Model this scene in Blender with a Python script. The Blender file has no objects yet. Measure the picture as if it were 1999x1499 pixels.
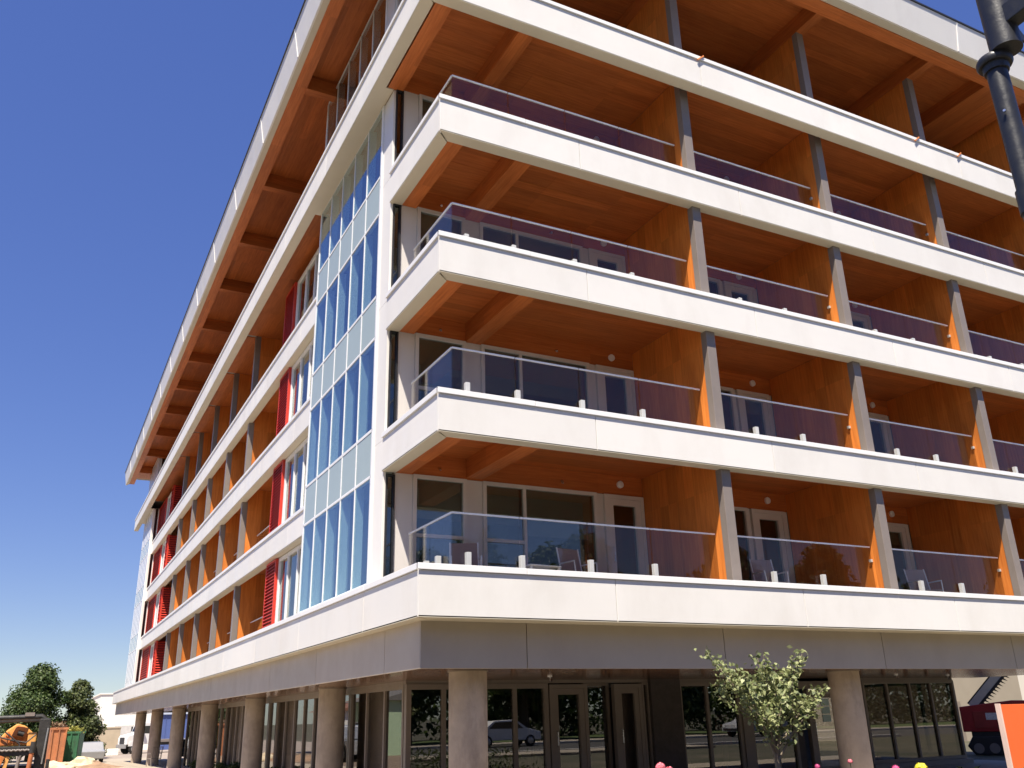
import bpy, bmesh, math, random
import numpy as np
from mathutils import Vector, Matrix, Quaternion

# ------------------------------------------------------------------ camera, sky, sun, exposure
S = bpy.context.scene
COL = S.collection
# z = 0 is the top of the lowest white band of the building, the pavement in front lies at GZ
GZ = -3.93
EYE = Vector((-5.531, -13.377, -2.2825))

def set_camera():
    yaw, pit, rol = 0.4804, 0.3588, -0.0254
    fwd = Vector((math.sin(yaw) * math.cos(pit), math.cos(yaw) * math.cos(pit), math.sin(pit)))
    right = Vector((math.cos(yaw), -math.sin(yaw), 0))
    up = right.cross(fwd)
    r = right * math.cos(rol) + up * math.sin(rol)
    u = -right * math.sin(rol) + up * math.cos(rol)
    cam = bpy.data.cameras.new('camera')
    ob = bpy.data.objects.new('camera', cam)
    COL.objects.link(ob)
    m = Matrix((r, u, -fwd)).transposed().to_4x4()
    m.translation = EYE
    ob.matrix_world = m
    cam.sensor_width = 36.0
    cam.lens = 1728.48 / 1999 * 36
    cam.clip_end = 3000
    S.camera = ob
set_camera()

SUN_TO = Vector((-0.341, -0.408, 1.0)).normalized()      # towards the sun
def set_light():
    w = bpy.data.worlds.new('World'); S.world = w; w.use_nodes = True
    nt = w.node_tree; nt.nodes.clear()
    out = nt.nodes.new('ShaderNodeOutputWorld'); bg = nt.nodes.new('ShaderNodeBackground')
    sky = nt.nodes.new('ShaderNodeTexSky'); sky.sky_type = 'NISHITA'; sky.sun_disc = False
    sky.sun_elevation = math.asin(SUN_TO.z)
    sky.sun_rotation = math.atan2(SUN_TO.x, SUN_TO.y)
    sky.air_density = 1.0; sky.dust_density = 0.3; sky.ozone_density = 7.0; sky.altitude = 300
    bg.inputs['Strength'].default_value = 0.12
    gm = nt.nodes.new('ShaderNodeGamma'); gm.inputs['Gamma'].default_value = 0.56
    hs = nt.nodes.new('ShaderNodeHueSaturation'); hs.inputs['Hue'].default_value = 0.53; hs.inputs['Saturation'].default_value = 1.5; hs.inputs['Value'].default_value = 1.2
    nt.links.new(sky.outputs[0], gm.inputs[0]); nt.links.new(gm.outputs[0], hs.inputs['Color'])
    nt.links.new(hs.outputs[0], bg.inputs[0]); nt.links.new(bg.outputs[0], out.inputs[0])
    l = bpy.data.lights.new('sun', 'SUN'); l.energy = 5.0; l.angle = math.radians(0.53); l.color = (1.0, 0.92, 0.79)
    o = bpy.data.objects.new('sun', l); COL.objects.link(o)
    o.rotation_euler = (-SUN_TO).to_track_quat('-Z', 'Y').to_euler()
    o.location = (-20, -25, 40)
set_light()
vs = S.view_settings
vs.view_transform = 'Standard'; vs.look = 'None'; vs.gamma = 1.0; vs.use_curve_mapping = False
vs.exposure = 0.95

random.seed(4); RNG = np.random.default_rng(7)

# ------------------------------------------------------------------ materials
def _nt(name):
    m = bpy.data.materials.new(name); m.use_nodes = True
    nt = m.node_tree; nt.nodes.clear()
    out = nt.nodes.new('ShaderNodeOutputMaterial')
    return m, nt, out
def _noise(nt, vec, scale, detail=4, rough=0.55):
    n = nt.nodes.new('ShaderNodeTexNoise'); n.inputs['Scale'].default_value = scale
    n.inputs['Detail'].default_value = detail; n.inputs['Roughness'].default_value = rough
    nt.links.new(vec, n.inputs['Vector']); return n.outputs['Fac']
def _ramp(nt, fac, stops):
    r = nt.nodes.new('ShaderNodeValToRGB')
    while len(r.color_ramp.elements) < len(stops): r.color_ramp.elements.new(0.5)
    for e, (p, c) in zip(r.color_ramp.elements, stops):
        e.position = p; e.color = (*c, 1)
    nt.links.new(fac, r.inputs[0]); return r.outputs[0]
def _bump(nt, h, strength, dist, bs):
    b = nt.nodes.new('ShaderNodeBump'); b.inputs['Strength'].default_value = strength
    b.inputs['Distance'].default_value = dist
    nt.links.new(h, b.inputs['Height']); nt.links.new(b.outputs[0], bs.inputs['Normal'])
def _map(nt, scale=(1, 1, 1), rot=(0, 0, 0)):
    tc = nt.nodes.new('ShaderNodeTexCoord'); mp = nt.nodes.new('ShaderNodeMapping')
    mp.inputs['Scale'].default_value = scale; mp.inputs['Rotation'].default_value = rot
    nt.links.new(tc.outputs['Object'], mp.inputs['Vector']); return mp.outputs[0]

def _pertone(nt, c, amt):
    oi = nt.nodes.new('ShaderNodeObjectInfo')
    t = _ramp(nt, oi.outputs['Random'], [(0, (1 - amt,) * 3), (1, (1 + amt * 0.5,) * 3)])
    mx = nt.nodes.new('ShaderNodeMix'); mx.data_type = 'RGBA'; mx.blend_type = 'MULTIPLY'; mx.inputs['Factor'].default_value = 1
    nt.links.new(c, mx.inputs[6]); nt.links.new(t, mx.inputs[7]); return mx.outputs[2]
def mat(name, col, rough=0.6, metal=0.0, var=0.12, scale=2.0, bump=0.0, bscale=40, stretch=(1, 1, 1), spec=0.5, dirt=None, tone=0.0):
    """plain painted / mineral surface with uneven tone and optional fine relief"""
    m, nt, out = _nt(name)
    bs = nt.nodes.new('ShaderNodeBsdfPrincipled')
    bs.inputs['Metallic'].default_value = metal
    bs.inputs['Specular IOR Level'].default_value = spec
    v = _map(nt, stretch)
    f = _noise(nt, v, scale, 6, 0.6)
    lo = tuple(max(0, c * (1 - var)) for c in col); hi = tuple(min(1, c * (1 + var)) for c in col)
    c = _ramp(nt, f, [(0.3, lo), (0.7, hi)])
    if dirt:
        f2 = _noise(nt, _map(nt, dirt[2]), dirt[1], 5, 0.65)
        mk = _ramp(nt, f2, [(0.48, (0, 0, 0)), (0.72, (1, 1, 1))])
        mx = nt.nodes.new('ShaderNodeMix'); mx.data_type = 'RGBA'
        nt.links.new(mk, mx.inputs['Factor']); nt.links.new(c, mx.inputs[6]); mx.inputs[7].default_value = (*dirt[0], 1)
        c = mx.outputs[2]
    if tone: c = _pertone(nt, c, tone)
    nt.links.new(c, bs.inputs['Base Color'])
    rr = _ramp(nt, _noise(nt, v, scale * 3.1), [(0.25, (max(0, rough - 0.1),) * 3), (0.75, (min(1, rough + 0.1),) * 3)])
    nt.links.new(rr, bs.inputs['Roughness'])
    if bump: _bump(nt, _noise(nt, v, bscale, 5), bump, 0.01, bs)
    nt.links.new(bs.outputs[0], out.inputs[0])
    return m

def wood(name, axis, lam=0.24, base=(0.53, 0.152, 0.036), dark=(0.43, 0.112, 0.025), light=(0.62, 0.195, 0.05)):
    """laminated timber: grain along axis, lamellas of width lam across it"""
    m, nt, out = _nt(name)
    bs = nt.nodes.new('ShaderNodeBsdfPrincipled'); bs.inputs['Roughness'].default_value = 0.5
    bs.inputs['Specular IOR Level'].default_value = 0.35
    st = [14.0, 14.0, 14.0]; st['xyz'.index(axis)] = 0.9
    g = _noise(nt, _map(nt, st), 1.6, 7, 0.62)
    grain = _ramp(nt, g, [(0.28, dark), (0.5, base), (0.75, light)])
    # one tone per lamella
    tc = nt.nodes.new('ShaderNodeTexCoord'); sp = nt.nodes.new('ShaderNodeSeparateXYZ')
    nt.links.new(tc.outputs['Object'], sp.inputs[0])
    comb = nt.nodes.new('ShaderNodeCombineXYZ')
    for i, a in enumerate('xyz'):
        dv = nt.nodes.new('ShaderNodeMath'); dv.operation = 'DIVIDE'
        nt.links.new(sp.outputs[i], dv.inputs[0]); dv.inputs[1].default_value = 3.1 if a == axis else lam
        ad = nt.nodes.new('ShaderNodeMath'); ad.operation = 'ADD'; nt.links.new(dv.outputs[0], ad.inputs[0]); ad.inputs[1].default_value = 0.37
        fl = nt.nodes.new('ShaderNodeMath'); fl.operation = 'FLOOR'; nt.links.new(ad.outputs[0], fl.inputs[0])
        nt.links.new(fl.outputs[0], comb.inputs[i])
    wn = nt.nodes.new('ShaderNodeTexWhiteNoise'); nt.links.new(comb.outputs[0], wn.inputs['Vector'])
    tone = _ramp(nt, wn.outputs['Value'], [(0, (0.86, 0.85, 0.84)), (1, (1.1, 1.08, 1.05))])
    mx = nt.nodes.new('ShaderNodeMix'); mx.data_type = 'RGBA'; mx.blend_type = 'MULTIPLY'; mx.inputs['Factor'].default_value = 1
    nt.links.new(grain, mx.inputs[6]); nt.links.new(tone, mx.inputs[7])
    big = _ramp(nt, _noise(nt, _map(nt), 0.55, 3), [(0.3, (0.9, 0.89, 0.88)), (0.7, (1.06, 1.06, 1.06))])
    m2 = nt.nodes.new('ShaderNodeMix'); m2.data_type = 'RGBA'; m2.blend_type = 'MULTIPLY'; m2.inputs['Factor'].default_value = 1
    nt.links.new(mx.outputs[2], m2.inputs[6]); nt.links.new(big, m2.inputs[7])
    nt.links.new(_pertone(nt, m2.outputs[2], 0.12), bs.inputs['Base Color'])
    _bump(nt, g, 0.1, 0.006, bs)
    nt.links.new(bs.outputs[0], out.inputs[0])
    return m

def glass(name, tint, r0, refl=(1, 1, 1), wave=0.0):
    """thin sheet: clear tint plus mirror reflection that grows towards grazing (Schlick), the same from both sides"""
    m, nt, out = _nt(name)
    tr = nt.nodes.new('ShaderNodeBsdfTransparent'); tr.inputs[0].default_value = (*tint, 1)
    gl = nt.nodes.new('ShaderNodeBsdfGlossy'); gl.inputs[0].default_value = (*refl, 1); gl.inputs['Roughness'].default_value = 0.0
    lw = nt.nodes.new('ShaderNodeLayerWeight'); lw.inputs[0].default_value = 0.5
    pw = nt.nodes.new('ShaderNodeMath'); pw.operation = 'POWER'; pw.inputs[1].default_value = 5
    nt.links.new(lw.outputs['Facing'], pw.inputs[0])
    ma = nt.nodes.new('ShaderNodeMath'); ma.operation = 'MULTIPLY_ADD'; ma.inputs[1].default_value = 1 - r0; ma.inputs[2].default_value = r0
    nt.links.new(pw.outputs[0], ma.inputs[0])
    mx = nt.nodes.new('ShaderNodeMixShader')
    if wave:
        b = nt.nodes.new('ShaderNodeBump'); b.inputs['Strength'].default_value = wave; b.inputs['Distance'].default_value = 0.02
        nt.links.new(_noise(nt, _map(nt), 0.7, 2), b.inputs['Height']); nt.links.new(b.outputs[0], gl.inputs['Normal'])
    nt.links.new(ma.outputs[0], mx.inputs[0]); nt.links.new(tr.outputs[0], mx.inputs[1]); nt.links.new(gl.outputs[0], mx.inputs[2])
    nt.links.new(mx.outputs[0], out.inputs[0])
    return m

def leafmat(name, a, b, c):
    m, nt, out = _nt(name)
    bs = nt.nodes.new('ShaderNodeBsdfPrincipled'); bs.inputs['Roughness'].default_value = 0.55
    gi = nt.nodes.new('ShaderNodeNewGeometry')
    col = _ramp(nt, gi.outputs['Random Per Island'], [(0.0, a), (0.55, b), (1.0, c)])
    nt.links.new(col, bs.inputs['Base Color'])
    tl = nt.nodes.new('ShaderNodeBsdfTranslucent'); nt.links.new(col, tl.inputs[0])
    mx = nt.nodes.new('ShaderNodeMixShader'); mx.inputs[0].default_value = 0.3
    nt.links.new(bs.outputs[0], mx.inputs[1]); nt.links.new(tl.outputs[0], mx.inputs[2])
    nt.links.new(mx.outputs[0], out.inputs[0])
    return m

M = dict(
    white=mat('white_panel_paint', (0.78, 0.755, 0.715), 0.42, var=0.02, scale=0.5, bump=0.10, bscale=0.9, dirt=((0.72, 0.69, 0.645), 0.8, (1, 1, 0.5)), tone=0.05),
    coping=mat('white_coping_metal', (0.82, 0.81, 0.80), 0.35, var=0.02, scale=1.5),
    beige=mat('soffit_metal_shade_tint', (0.60, 0.545, 0.43), 0.5, var=0.04, scale=1.2),  # white panel paint; shade and warm bounce are put into the colour
    wall=mat('pale_wall_panel', (0.66, 0.62, 0.585), 0.5, var=0.03, scale=1.5),
    frame=mat('pale_window_frame', (0.68, 0.64, 0.60), 0.4, var=0.03),
    mull=mat('white_aluminium', (0.82, 0.82, 0.82), 0.32, var=0.02),
    grey=mat('taupe_metal', (0.225, 0.19, 0.168), 0.45, var=0.06, scale=3),
    fascia=mat('warm_grey_panel', (0.50, 0.435, 0.355), 0.5, var=0.035, scale=0.9, dirt=((0.45, 0.385, 0.315), 0.7, (1, 1, 0.6)), tone=0.06),
    black=mat('black_metal', (0.022, 0.022, 0.025), 0.45, var=0.2, scale=6),
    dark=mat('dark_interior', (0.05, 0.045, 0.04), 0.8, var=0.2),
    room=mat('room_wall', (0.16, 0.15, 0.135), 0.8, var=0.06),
    floor=mat('balcony_floor', (0.34, 0.31, 0.27), 0.7, var=0.08, scale=3),
    redback=mat('dark_red_backing', (0.24, 0.014, 0.012), 0.7, var=0.1),
    pale_pane=mat('pale_reflection_glass', (0.55, 0.56, 0.60), 0.2, var=0.04, scale=0.5),  # far curtain wall panes: bright sky reflection put into an opaque pale colour
    red=mat('red_louvre_paint', (0.58, 0.045, 0.024), 0.42, var=0.08, scale=4),
    spand=mat('aqua_spandrel_glass', (0.38, 0.455, 0.44), 0.12, var=0.03, scale=0.8),
    conc=mat('column_concrete', (0.45, 0.365, 0.275), 0.8, var=0.14, scale=2.2, bump=0.4, bscale=34, dirt=((0.30, 0.24, 0.185), 2.2, (1.4, 1.4, 0.55))),
    bronze=mat('tan_storefront_frame', (0.235, 0.19, 0.148), 0.45, var=0.06),
    pier=mat('dark_brown_pier', (0.075, 0.06, 0.05), 0.75, var=0.15, scale=5, bump=0.3),
    soffit=mat('brown_soffit_board', (0.17, 0.085, 0.05), 0.16, var=0.25, scale=3, stretch=(0.4, 6, 1)),
    chrome=mat('brushed_steel', (0.7, 0.7, 0.7), 0.25, metal=1.0, var=0.05),
    lampw=mat('lamp_white', (0.82, 0.8, 0.78), 0.4, var=0.02),
    stub=mat('light_grey_post', (0.46, 0.465, 0.46), 0.4, var=0.03),
    sheer=mat('pale_blind_fabric', (0.5, 0.49, 0.44), 0.9, var=0.04),
    orange=mat('orange_clip_plastic', (0.75, 0.25, 0.07), 0.5, var=0.1),
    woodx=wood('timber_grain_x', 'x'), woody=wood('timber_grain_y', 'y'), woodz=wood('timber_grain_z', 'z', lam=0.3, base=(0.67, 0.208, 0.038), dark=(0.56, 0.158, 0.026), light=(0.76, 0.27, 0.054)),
    g_rail=glass('railing_glass', (0.87, 0.865, 0.855), 0.03, (1.0, 0.98, 0.95)),
    g_win=glass('window_glass', (0.62, 0.66, 0.62), 0.10),
    g_curt=glass('curtain_wall_glass', (0.80, 0.91, 0.92), 0.17, (0.92, 0.96, 1.0), wave=0.02),
    g_shop=glass('shopfront_glass', (0.52, 0.50, 0.47), 0.13, wave=0.03),
)

# ------------------------------------------------------------------ mesh helpers
class MB:
    def __init__(s): s.v = []; s.f = []
    def raw(s, v, f):
        n = len(s.v); s.v += [tuple(p) for p in v]; s.f += [tuple(i + n for i in q) for q in f]; return s
    def box(s, x0, x1, y0, y1, z0, z1):
        return s.raw([(x0, y0, z0), (x1, y0, z0), (x1, y1, z0), (x0, y1, z0), (x0, y0, z1), (x1, y0, z1), (x1, y1, z1), (x0, y1, z1)],
                     [(0, 3, 2, 1), (4, 5, 6, 7), (0, 1, 5, 4), (1, 2, 6, 5), (2, 3, 7, 6), (3, 0, 4, 7)])
    def bar(s, a, b, w, h=None, up=(0, 0, 1)):
        a = Vector(a); b = Vector(b); h = h or w; d = (b - a).normalized(); up = Vector(up)
        if abs(d.dot(up)) > 0.98: up = Vector((0, 1, 0))
        r = d.cross(up).normalized(); u = r.cross(d)
        q = [(-w / 2, -h / 2), (w / 2, -h / 2), (w / 2, h / 2), (-w / 2, h / 2)]
        vs_ = [a + r * i + u * j for i, j in q] + [b + r * i + u * j for i, j in q]
        return s.raw(vs_, [(3, 2, 1, 0), (4, 5, 6, 7), (0, 1, 5, 4), (1, 2, 6, 5), (2, 3, 7, 6), (3, 0, 4, 7)])
    def tube(s, pts, rad, n=12, caps=True):
        pts = [Vector(p) for p in pts]
        if not isinstance(rad, (list, tuple)): rad = [rad] * len(pts)
        vs_ = []; prev = None
        for i, p in enumerate(pts):
            d = (pts[min(i + 1, len(pts) - 1)] - pts[max(i - 1, 0)])
            d = d.normalized() if d.length > 1e-9 else Vector((0, 0, 1))
            if prev is None:
                r = d.cross(Vector((0.31, 0.87, 0.38)));
                if r.length < 1e-3: r = d.cross(Vector((1, 0, 0)))
            else: r = prev - d * prev.dot(d)
            r.normalize(); prev = r; u = d.cross(r)
            for k in range(n):
                t = 2 * math.pi * k / n
                vs_.append(p + (r * math.cos(t) + u * math.sin(t)) * rad[i])
        f = []
        for i in range(len(pts) - 1):
            for k in range(n):
                f.append((i * n + k, i * n + (k + 1) % n, (i + 1) * n + (k + 1) % n, (i + 1) * n + k))
        if caps:
            f.append(tuple(range(n - 1, -1, -1))); f.append(tuple((len(pts) - 1) * n + k for k in range(n)))
        return s.raw(vs_, f)
    def prism(s, poly, axis, a, b):
        """poly: 2-D outline in the plane across axis (x: (y,z), y: (x,z), z: (x,y))"""
        n = len(poly)
        def P(p, t): return {'x': (t, p[0], p[1]), 'y': (p[0], t, p[1]), 'z': (p[0], p[1], t)}[axis]
        return s.raw([P(p, a) for p in poly] + [P(p, b) for p in poly],
                     [tuple(range(n - 1, -1, -1)), tuple(range(n, 2 * n))] + [(i, (i + 1) % n, n + (i + 1) % n, n + i) for i in range(n)])
    def mesh(s, name, material, smooth=False, bevel=0.0):
        me = bpy.data.meshes.new(name); me.from_pydata(s.v, [], s.f)
        bm = bmesh.new(); bm.from_mesh(me)
        bmesh.ops.recalc_face_normals(bm, faces=bm.faces)
        if bevel: bmesh.ops.bevel(bm, geom=list(bm.edges), offset=bevel, segments=2, affect='EDGES', profile=0.6)
        bm.to_mesh(me); bm.free()
        me.materials.append(material)
        if smooth:
            for p in me.polygons: p.use_smooth = True
            if hasattr(me, 'set_sharp_from_angle'): me.set_sharp_from_angle(angle=math.radians(40))
        return me
    def build(s, name, material, parent=None, smooth=False, bevel=0.0):
        return link(name, s.mesh(name, material, smooth, bevel), parent)

ORG = {}
def link(name, me, parent=None):
    o = bpy.data.objects.new(name, me); COL.objects.link(o)
    if parent is not None:
        o.parent = parent
        o.matrix_parent_inverse = Matrix.Translation(-ORG.get(parent.name, Vector()))
    return o
def B(x0, x1, y0, y1, z0, z1): return MB().box(x0, x1, y0, y1, z0, z1)
def empty(name, loc=(0, 0, 0)):
    o = bpy.data.objects.new(name, None); COL.objects.link(o); o.location = loc; o.empty_display_size = 0.3
    ORG[o.name] = Vector(loc); return o
def tag(o, label=None, cat=None, group=None, kind=None):
    if label: o['label'] = label
    if cat: o['category'] = cat
    if group: o['group'] = group
    if kind: o['kind'] = kind
    return o
def place(o, loc, rz=0, sc=1):
    """things built round the origin are moved as a whole"""
    o.location = loc; o.rotation_euler = (0, 0, rz); o.scale = (sc,) * 3; return o
def copy_tree(o, parent=None):
    c = o.copy(); COL.objects.link(c)
    if parent is not None: c.parent = parent
    for ch in o.children: copy_tree(ch, c)
    return c

# ------------------------------------------------------------------ ground
def gz(x, y):
    t = min(max((y - 6) / 62, 0), 1)
    return GZ - 0.9 * t
def ground():
    xs = [-900, -300, -120, -60, -30, -15, -8, -3, 0, 3, 8, 20, 40, 80, 200, 900]
    ys = [-900, -300, -100, -40, -20, -8, 0, 6, 14, 24, 36, 50, 68, 90, 130, 250, 900]
    v = [(x, y, gz(x, y)) for y in ys for x in xs]; n = len(xs)
    f = [(j * n + i, j * n + i + 1, (j + 1) * n + i + 1, (j + 1) * n + i) for j in range(len(ys) - 1) for i in range(n - 1)]
    m, nt, out = _nt('dusty_ground')
    bs = nt.nodes.new('ShaderNodeBsdfPrincipled'); bs.inputs['Roughness'].default_value = 0.9
    a = _noise(nt, _map(nt), 0.35, 8, 0.65); b = _noise(nt, _map(nt), 9, 6)
    c = _ramp(nt, a, [(0.3, (0.045, 0.05, 0.022)), (0.55, (0.085, 0.075, 0.045)), (0.75, (0.13, 0.105, 0.07))])
    nt.links.new(c, bs.inputs['Base Color']); _bump(nt, b, 0.5, 0.03, bs)
    nt.links.new(bs.outputs[0], out.inputs[0])
    tag(MB().raw(v, f).build('ground', m), kind='structure')
    asph = mat('asphalt', (0.06, 0.057, 0.054), 0.85, var=0.2, scale=1.2, bump=0.3, bscale=90)
    pave = mat('pavement_concrete', (0.36, 0.305, 0.235), 0.8, var=0.1, scale=1.3, bump=0.2, bscale=50)
    kerbm = mat('kerb_concrete', (0.52, 0.49, 0.44), 0.8, var=0.08, scale=3)
    # street in front, behind the camera, and the one along the left flank
    road = MB().box(-60, 80, -27, -16.2, GZ - 0.2, GZ + 0.004).build('road', asph); tag(road, kind='structure')
    tag(B(-60, 80, -31.0, -27.35, GZ - 0.1, GZ + 0.10).build('far_pavement', pave), kind='structure')
    tag(B(-60, 80, -27.33, -27.02, GZ - 0.1, GZ + 0.13).build('kerb', kerbm, bevel=0.02), kind='structure')
    tag(B(-60, 80, -43.0, -31.02, GZ - 0.1, GZ + 0.05).build('lawn', mat('mown_lawn', (0.075, 0.11, 0.028), 0.95, var=0.3, scale=1.5, bump=0.5)), kind='structure')
    # yard drive far behind on the left
    y0 = 66
    tag(B(-25, 60, y0, 135, gz(0, 70) - 0.2, gz(0, 70) + 0.01).build('yard_road', mat('pale_tarmac', (0.30, 0.245, 0.20), 0.9, var=0.12, scale=0.8)), kind='structure')  # pale brown tarmac, lighter than the street asphalt
    ymat = mat('dry_site_dirt', (0.17, 0.125, 0.088), 0.95, var=0.18, scale=0.6, bump=0.4, bscale=12)
    vv = [(x, y, gz(0, y) + 0.015) for y in (1.0, 6.0, 20, 36, 50, 65.8) for x in (-45, -20, -4.2)]
    tag(MB().raw(vv, [(j * 3 + i, j * 3 + i + 1, (j + 1) * 3 + i + 1, (j + 1) * 3 + i) for j in range(5) for i in range(2)]).build('site_yard', ymat), kind='structure')
    # pavement round the building (follows the slope with separate slabs)
    p = empty('pavement', (0, 0, GZ)); tag(p, kind='structure')
    def slab(x0, x1, ya, yb, t):
        za, zb = gz(0, ya) + t, gz(0, yb) + t
        g = 0.012
        MB().raw([(x0 + g, ya + g, za - 0.15), (x1 - g, ya + g, za - 0.15), (x1 - g, yb - g, zb - 0.15), (x0 + g, yb - g, zb - 0.15),
                  (x0 + g, ya + g, za), (x1 - g, ya + g, za), (x1 - g, yb - g, zb), (x0 + g, yb - g, zb)],
                 [(0, 3, 2, 1), (4, 5, 6, 7), (0, 1, 5, 4), (1, 2, 6, 5), (2, 3, 7, 6), (3, 0, 4, 7)]).build('paving_slab', pave, p)
    for i in range(16): slab(-4, 0, 6 + i * 4, 10 + i * 4, 0.09); slab(0, 4, 6 + i * 4, 10 + i * 4, 0.09)
    for i in range(6): slab(-4 + i * 4, i * 4, 2, 6, 0.09)
    for i in range(6): slab(-4 + i * 4, i * 4, -1, 2, 0.09)
    for i in range(7): slab(-4 + i * 4, i * 4, -15.4, -12.6, 0.10)
    k = B(-30, 40, -15.75, -15.45, GZ - 0.1, GZ + 0.13).build('kerb', kerbm, bevel=0.02); tag(k, kind='structure')
ground()

# ------------------------------------------------------------------ the building
P = 3.1                                       # storey height between band tops
T = [None, 0.0, P, 2 * P, 3 * P, 4 * P]       # tops of white bands 1..5
BH = [None, 0.824, 0.79, 0.83, 0.842, 0.868]  # band heights
BOT = [None] + [T[i] - BH[i] for i in range(1, 6)]
CEIL = [None] + [T[i + 1] - 0.34 if i < 5 else 15.6 for i in range(1, 6)]
XE, YE = 19.62, 58.6                          # far ends of the two facades
DIVX = [6.25, 10.6, 14.96, 19.32]             # partitions of the street front (left faces)
DIVY = [19.75, 24.15, 28.85, 33.5, 38.4]      # partitions of the flank
DW = 0.21
YB = 2.9                                      # rear wall of the street-front balconies
CW0, CW1 = 3.55, 9.0                          # corner curtain wall on the flank
FW0, FW1 = 50.6, 55.9                         # far curtain wall

bld = empty('apartment_building', (6, 20, GZ))
tag(bld, 'white banded timber apartment block with glass balconies standing on round concrete columns', 'building')

def band(i, xl, yf, runs):
    """a white band: runs = list of ('x'|'y', start, end, plane) with face panels, coping, soffit strip"""
    t, b = T[i], BOT[i]
    r = empty('white_band', (0, 0, b)); r.parent = bld; r.matrix_parent_inverse = Matrix.Translation(-ORG['apartment_building'])
    for axis, a, e, pl, joints, mit0, mit1 in runs:
        cuts = [a] + [j for j in joints if a < j < e] + [e]
        for k in range(len(cuts) - 1):
            p0, p1 = cuts[k] + (0.006 if k else 0), cuts[k + 1] - (0.006 if k < len(cuts) - 2 else 0)
            if axis == 'x': m = B(p0, p1, pl, pl + 0.05, b + 0.004, t - 0.105)
            else: m = B(pl, pl + 0.05, p0, p1, b + 0.004, t - 0.105)
            m.build('panel', M['white'], r, bevel=0.006)
        s0, s1 = (0.27 if mit0 else 0), (0.27 if mit1 else 0)
        if axis == 'x':
            B(a + (0.052 if mit0 else 0), e, pl + 0.052, pl + 0.26, b + 0.03, t - 0.12).build('core', M['white'], r)
            MB().prism([(a, pl), (e, pl), (e - s1, pl + 0.28), (a + s0, pl + 0.28)], 'z', b, b + 0.028).build('soffit_strip', M['beige'], r)
            cc = [a] + [a + 1.9 + 4.36 * q for q in range(20) if a + 1.9 + 4.36 * q < e - 0.5] + [e]
            for q in range(len(cc) - 1):
                c0, c1 = cc[q] + (0.004 if q else 0), cc[q + 1] - (0.004 if q < len(cc) - 2 else 0); m0 = mit0 and q == 0
                MB().prism([(c0 - (0.035 if m0 else 0), pl - 0.035), (c1, pl - 0.035), (c1, pl + 0.29), (c0 + (0.29 if m0 else 0), pl + 0.29)], 'z', t - 0.10, t - 0.003 * (q % 2)).build('coping', M['coping'], r, bevel=0.006)
        else:
            B(pl + 0.052, pl + 0.26, a + (0.052 if mit0 else 0), e, b + 0.03, t - 0.12).build('core', M['white'], r)
            MB().prism([(pl, a), (pl, e), (pl + 0.28, e - s1), (pl + 0.28, a + s0)], 'z', b, b + 0.028).build('soffit_strip', M['beige'], r)
            cc = [a] + [a + 2.6 + 4.4 * q for q in range(20) if a + 2.6 + 4.4 * q < e - 0.5] + [e]
            for q in range(len(cc) - 1):
                c0, c1 = cc[q] + (0.004 if q else 0), cc[q + 1] - (0.004 if q < len(cc) - 2 else 0); m0 = mit0 and q == 0
                MB().prism([(pl - 0.035, c0 - (0.035 if m0 else 0)), (pl - 0.035, c1), (pl + 0.29, c1), (pl + 0.29, c0 + (0.29 if m0 else 0))], 'z', t - 0.10, t - 0.003 * (q % 2)).build('coping', M['coping'], r, bevel=0.006)
    return r

x5, y5 = -0.445, -0.317
jl = [7.0 + 4.6 * k for k in range(12)]
jf = [3.2 + 4.36 * k for k in range(5)]
band(1, x5, y5, [('x', x5, XE + 0.4, y5, jf, 1, 0), ('y', y5 + 0.052, YE + 0.4, x5, [2.4] + jl, 1, 0)])
for i in (2, 3, 4):
    band(i, 0, 0, [('x', 0, XE, 0, jf, 1, 0), ('y', 0.052, YB, 0, [], 1, 0), ('y', CW1 + 0.06, FW0, 0.22, jl, 0, 0)])
# band 5 has open joints in the photograph at three places of the street front
band(5, x5, y5, [('x', x5, XE + 0.4, y5, [6.55, 14.02, 15.75], 1, 0), ('y', y5 + 0.052, YE + 0.4, x5, jl, 1, 0)])
for xc in (6.55, 14.02, 15.75):
    MB().bar((xc - 0.10, y5 - 0.05, T[5] - 0.15), (xc + 0.10, y5 - 0.05, T[5] + 0.03), 0.03, 0.03).build('orange_clip', M['orange'], bld)

# band 5 oversails the curtain walls: its soffit runs on to their heads
for ya, yb in ((YB, CW1 + 0.05), (FW0, FW1 + 0.1)):
    B(x5 + 0.281, 0.02, ya, yb, BOT[5] + 0.002, BOT[5] + 0.028).build('soffit_strip', M['beige'], bld)
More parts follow.
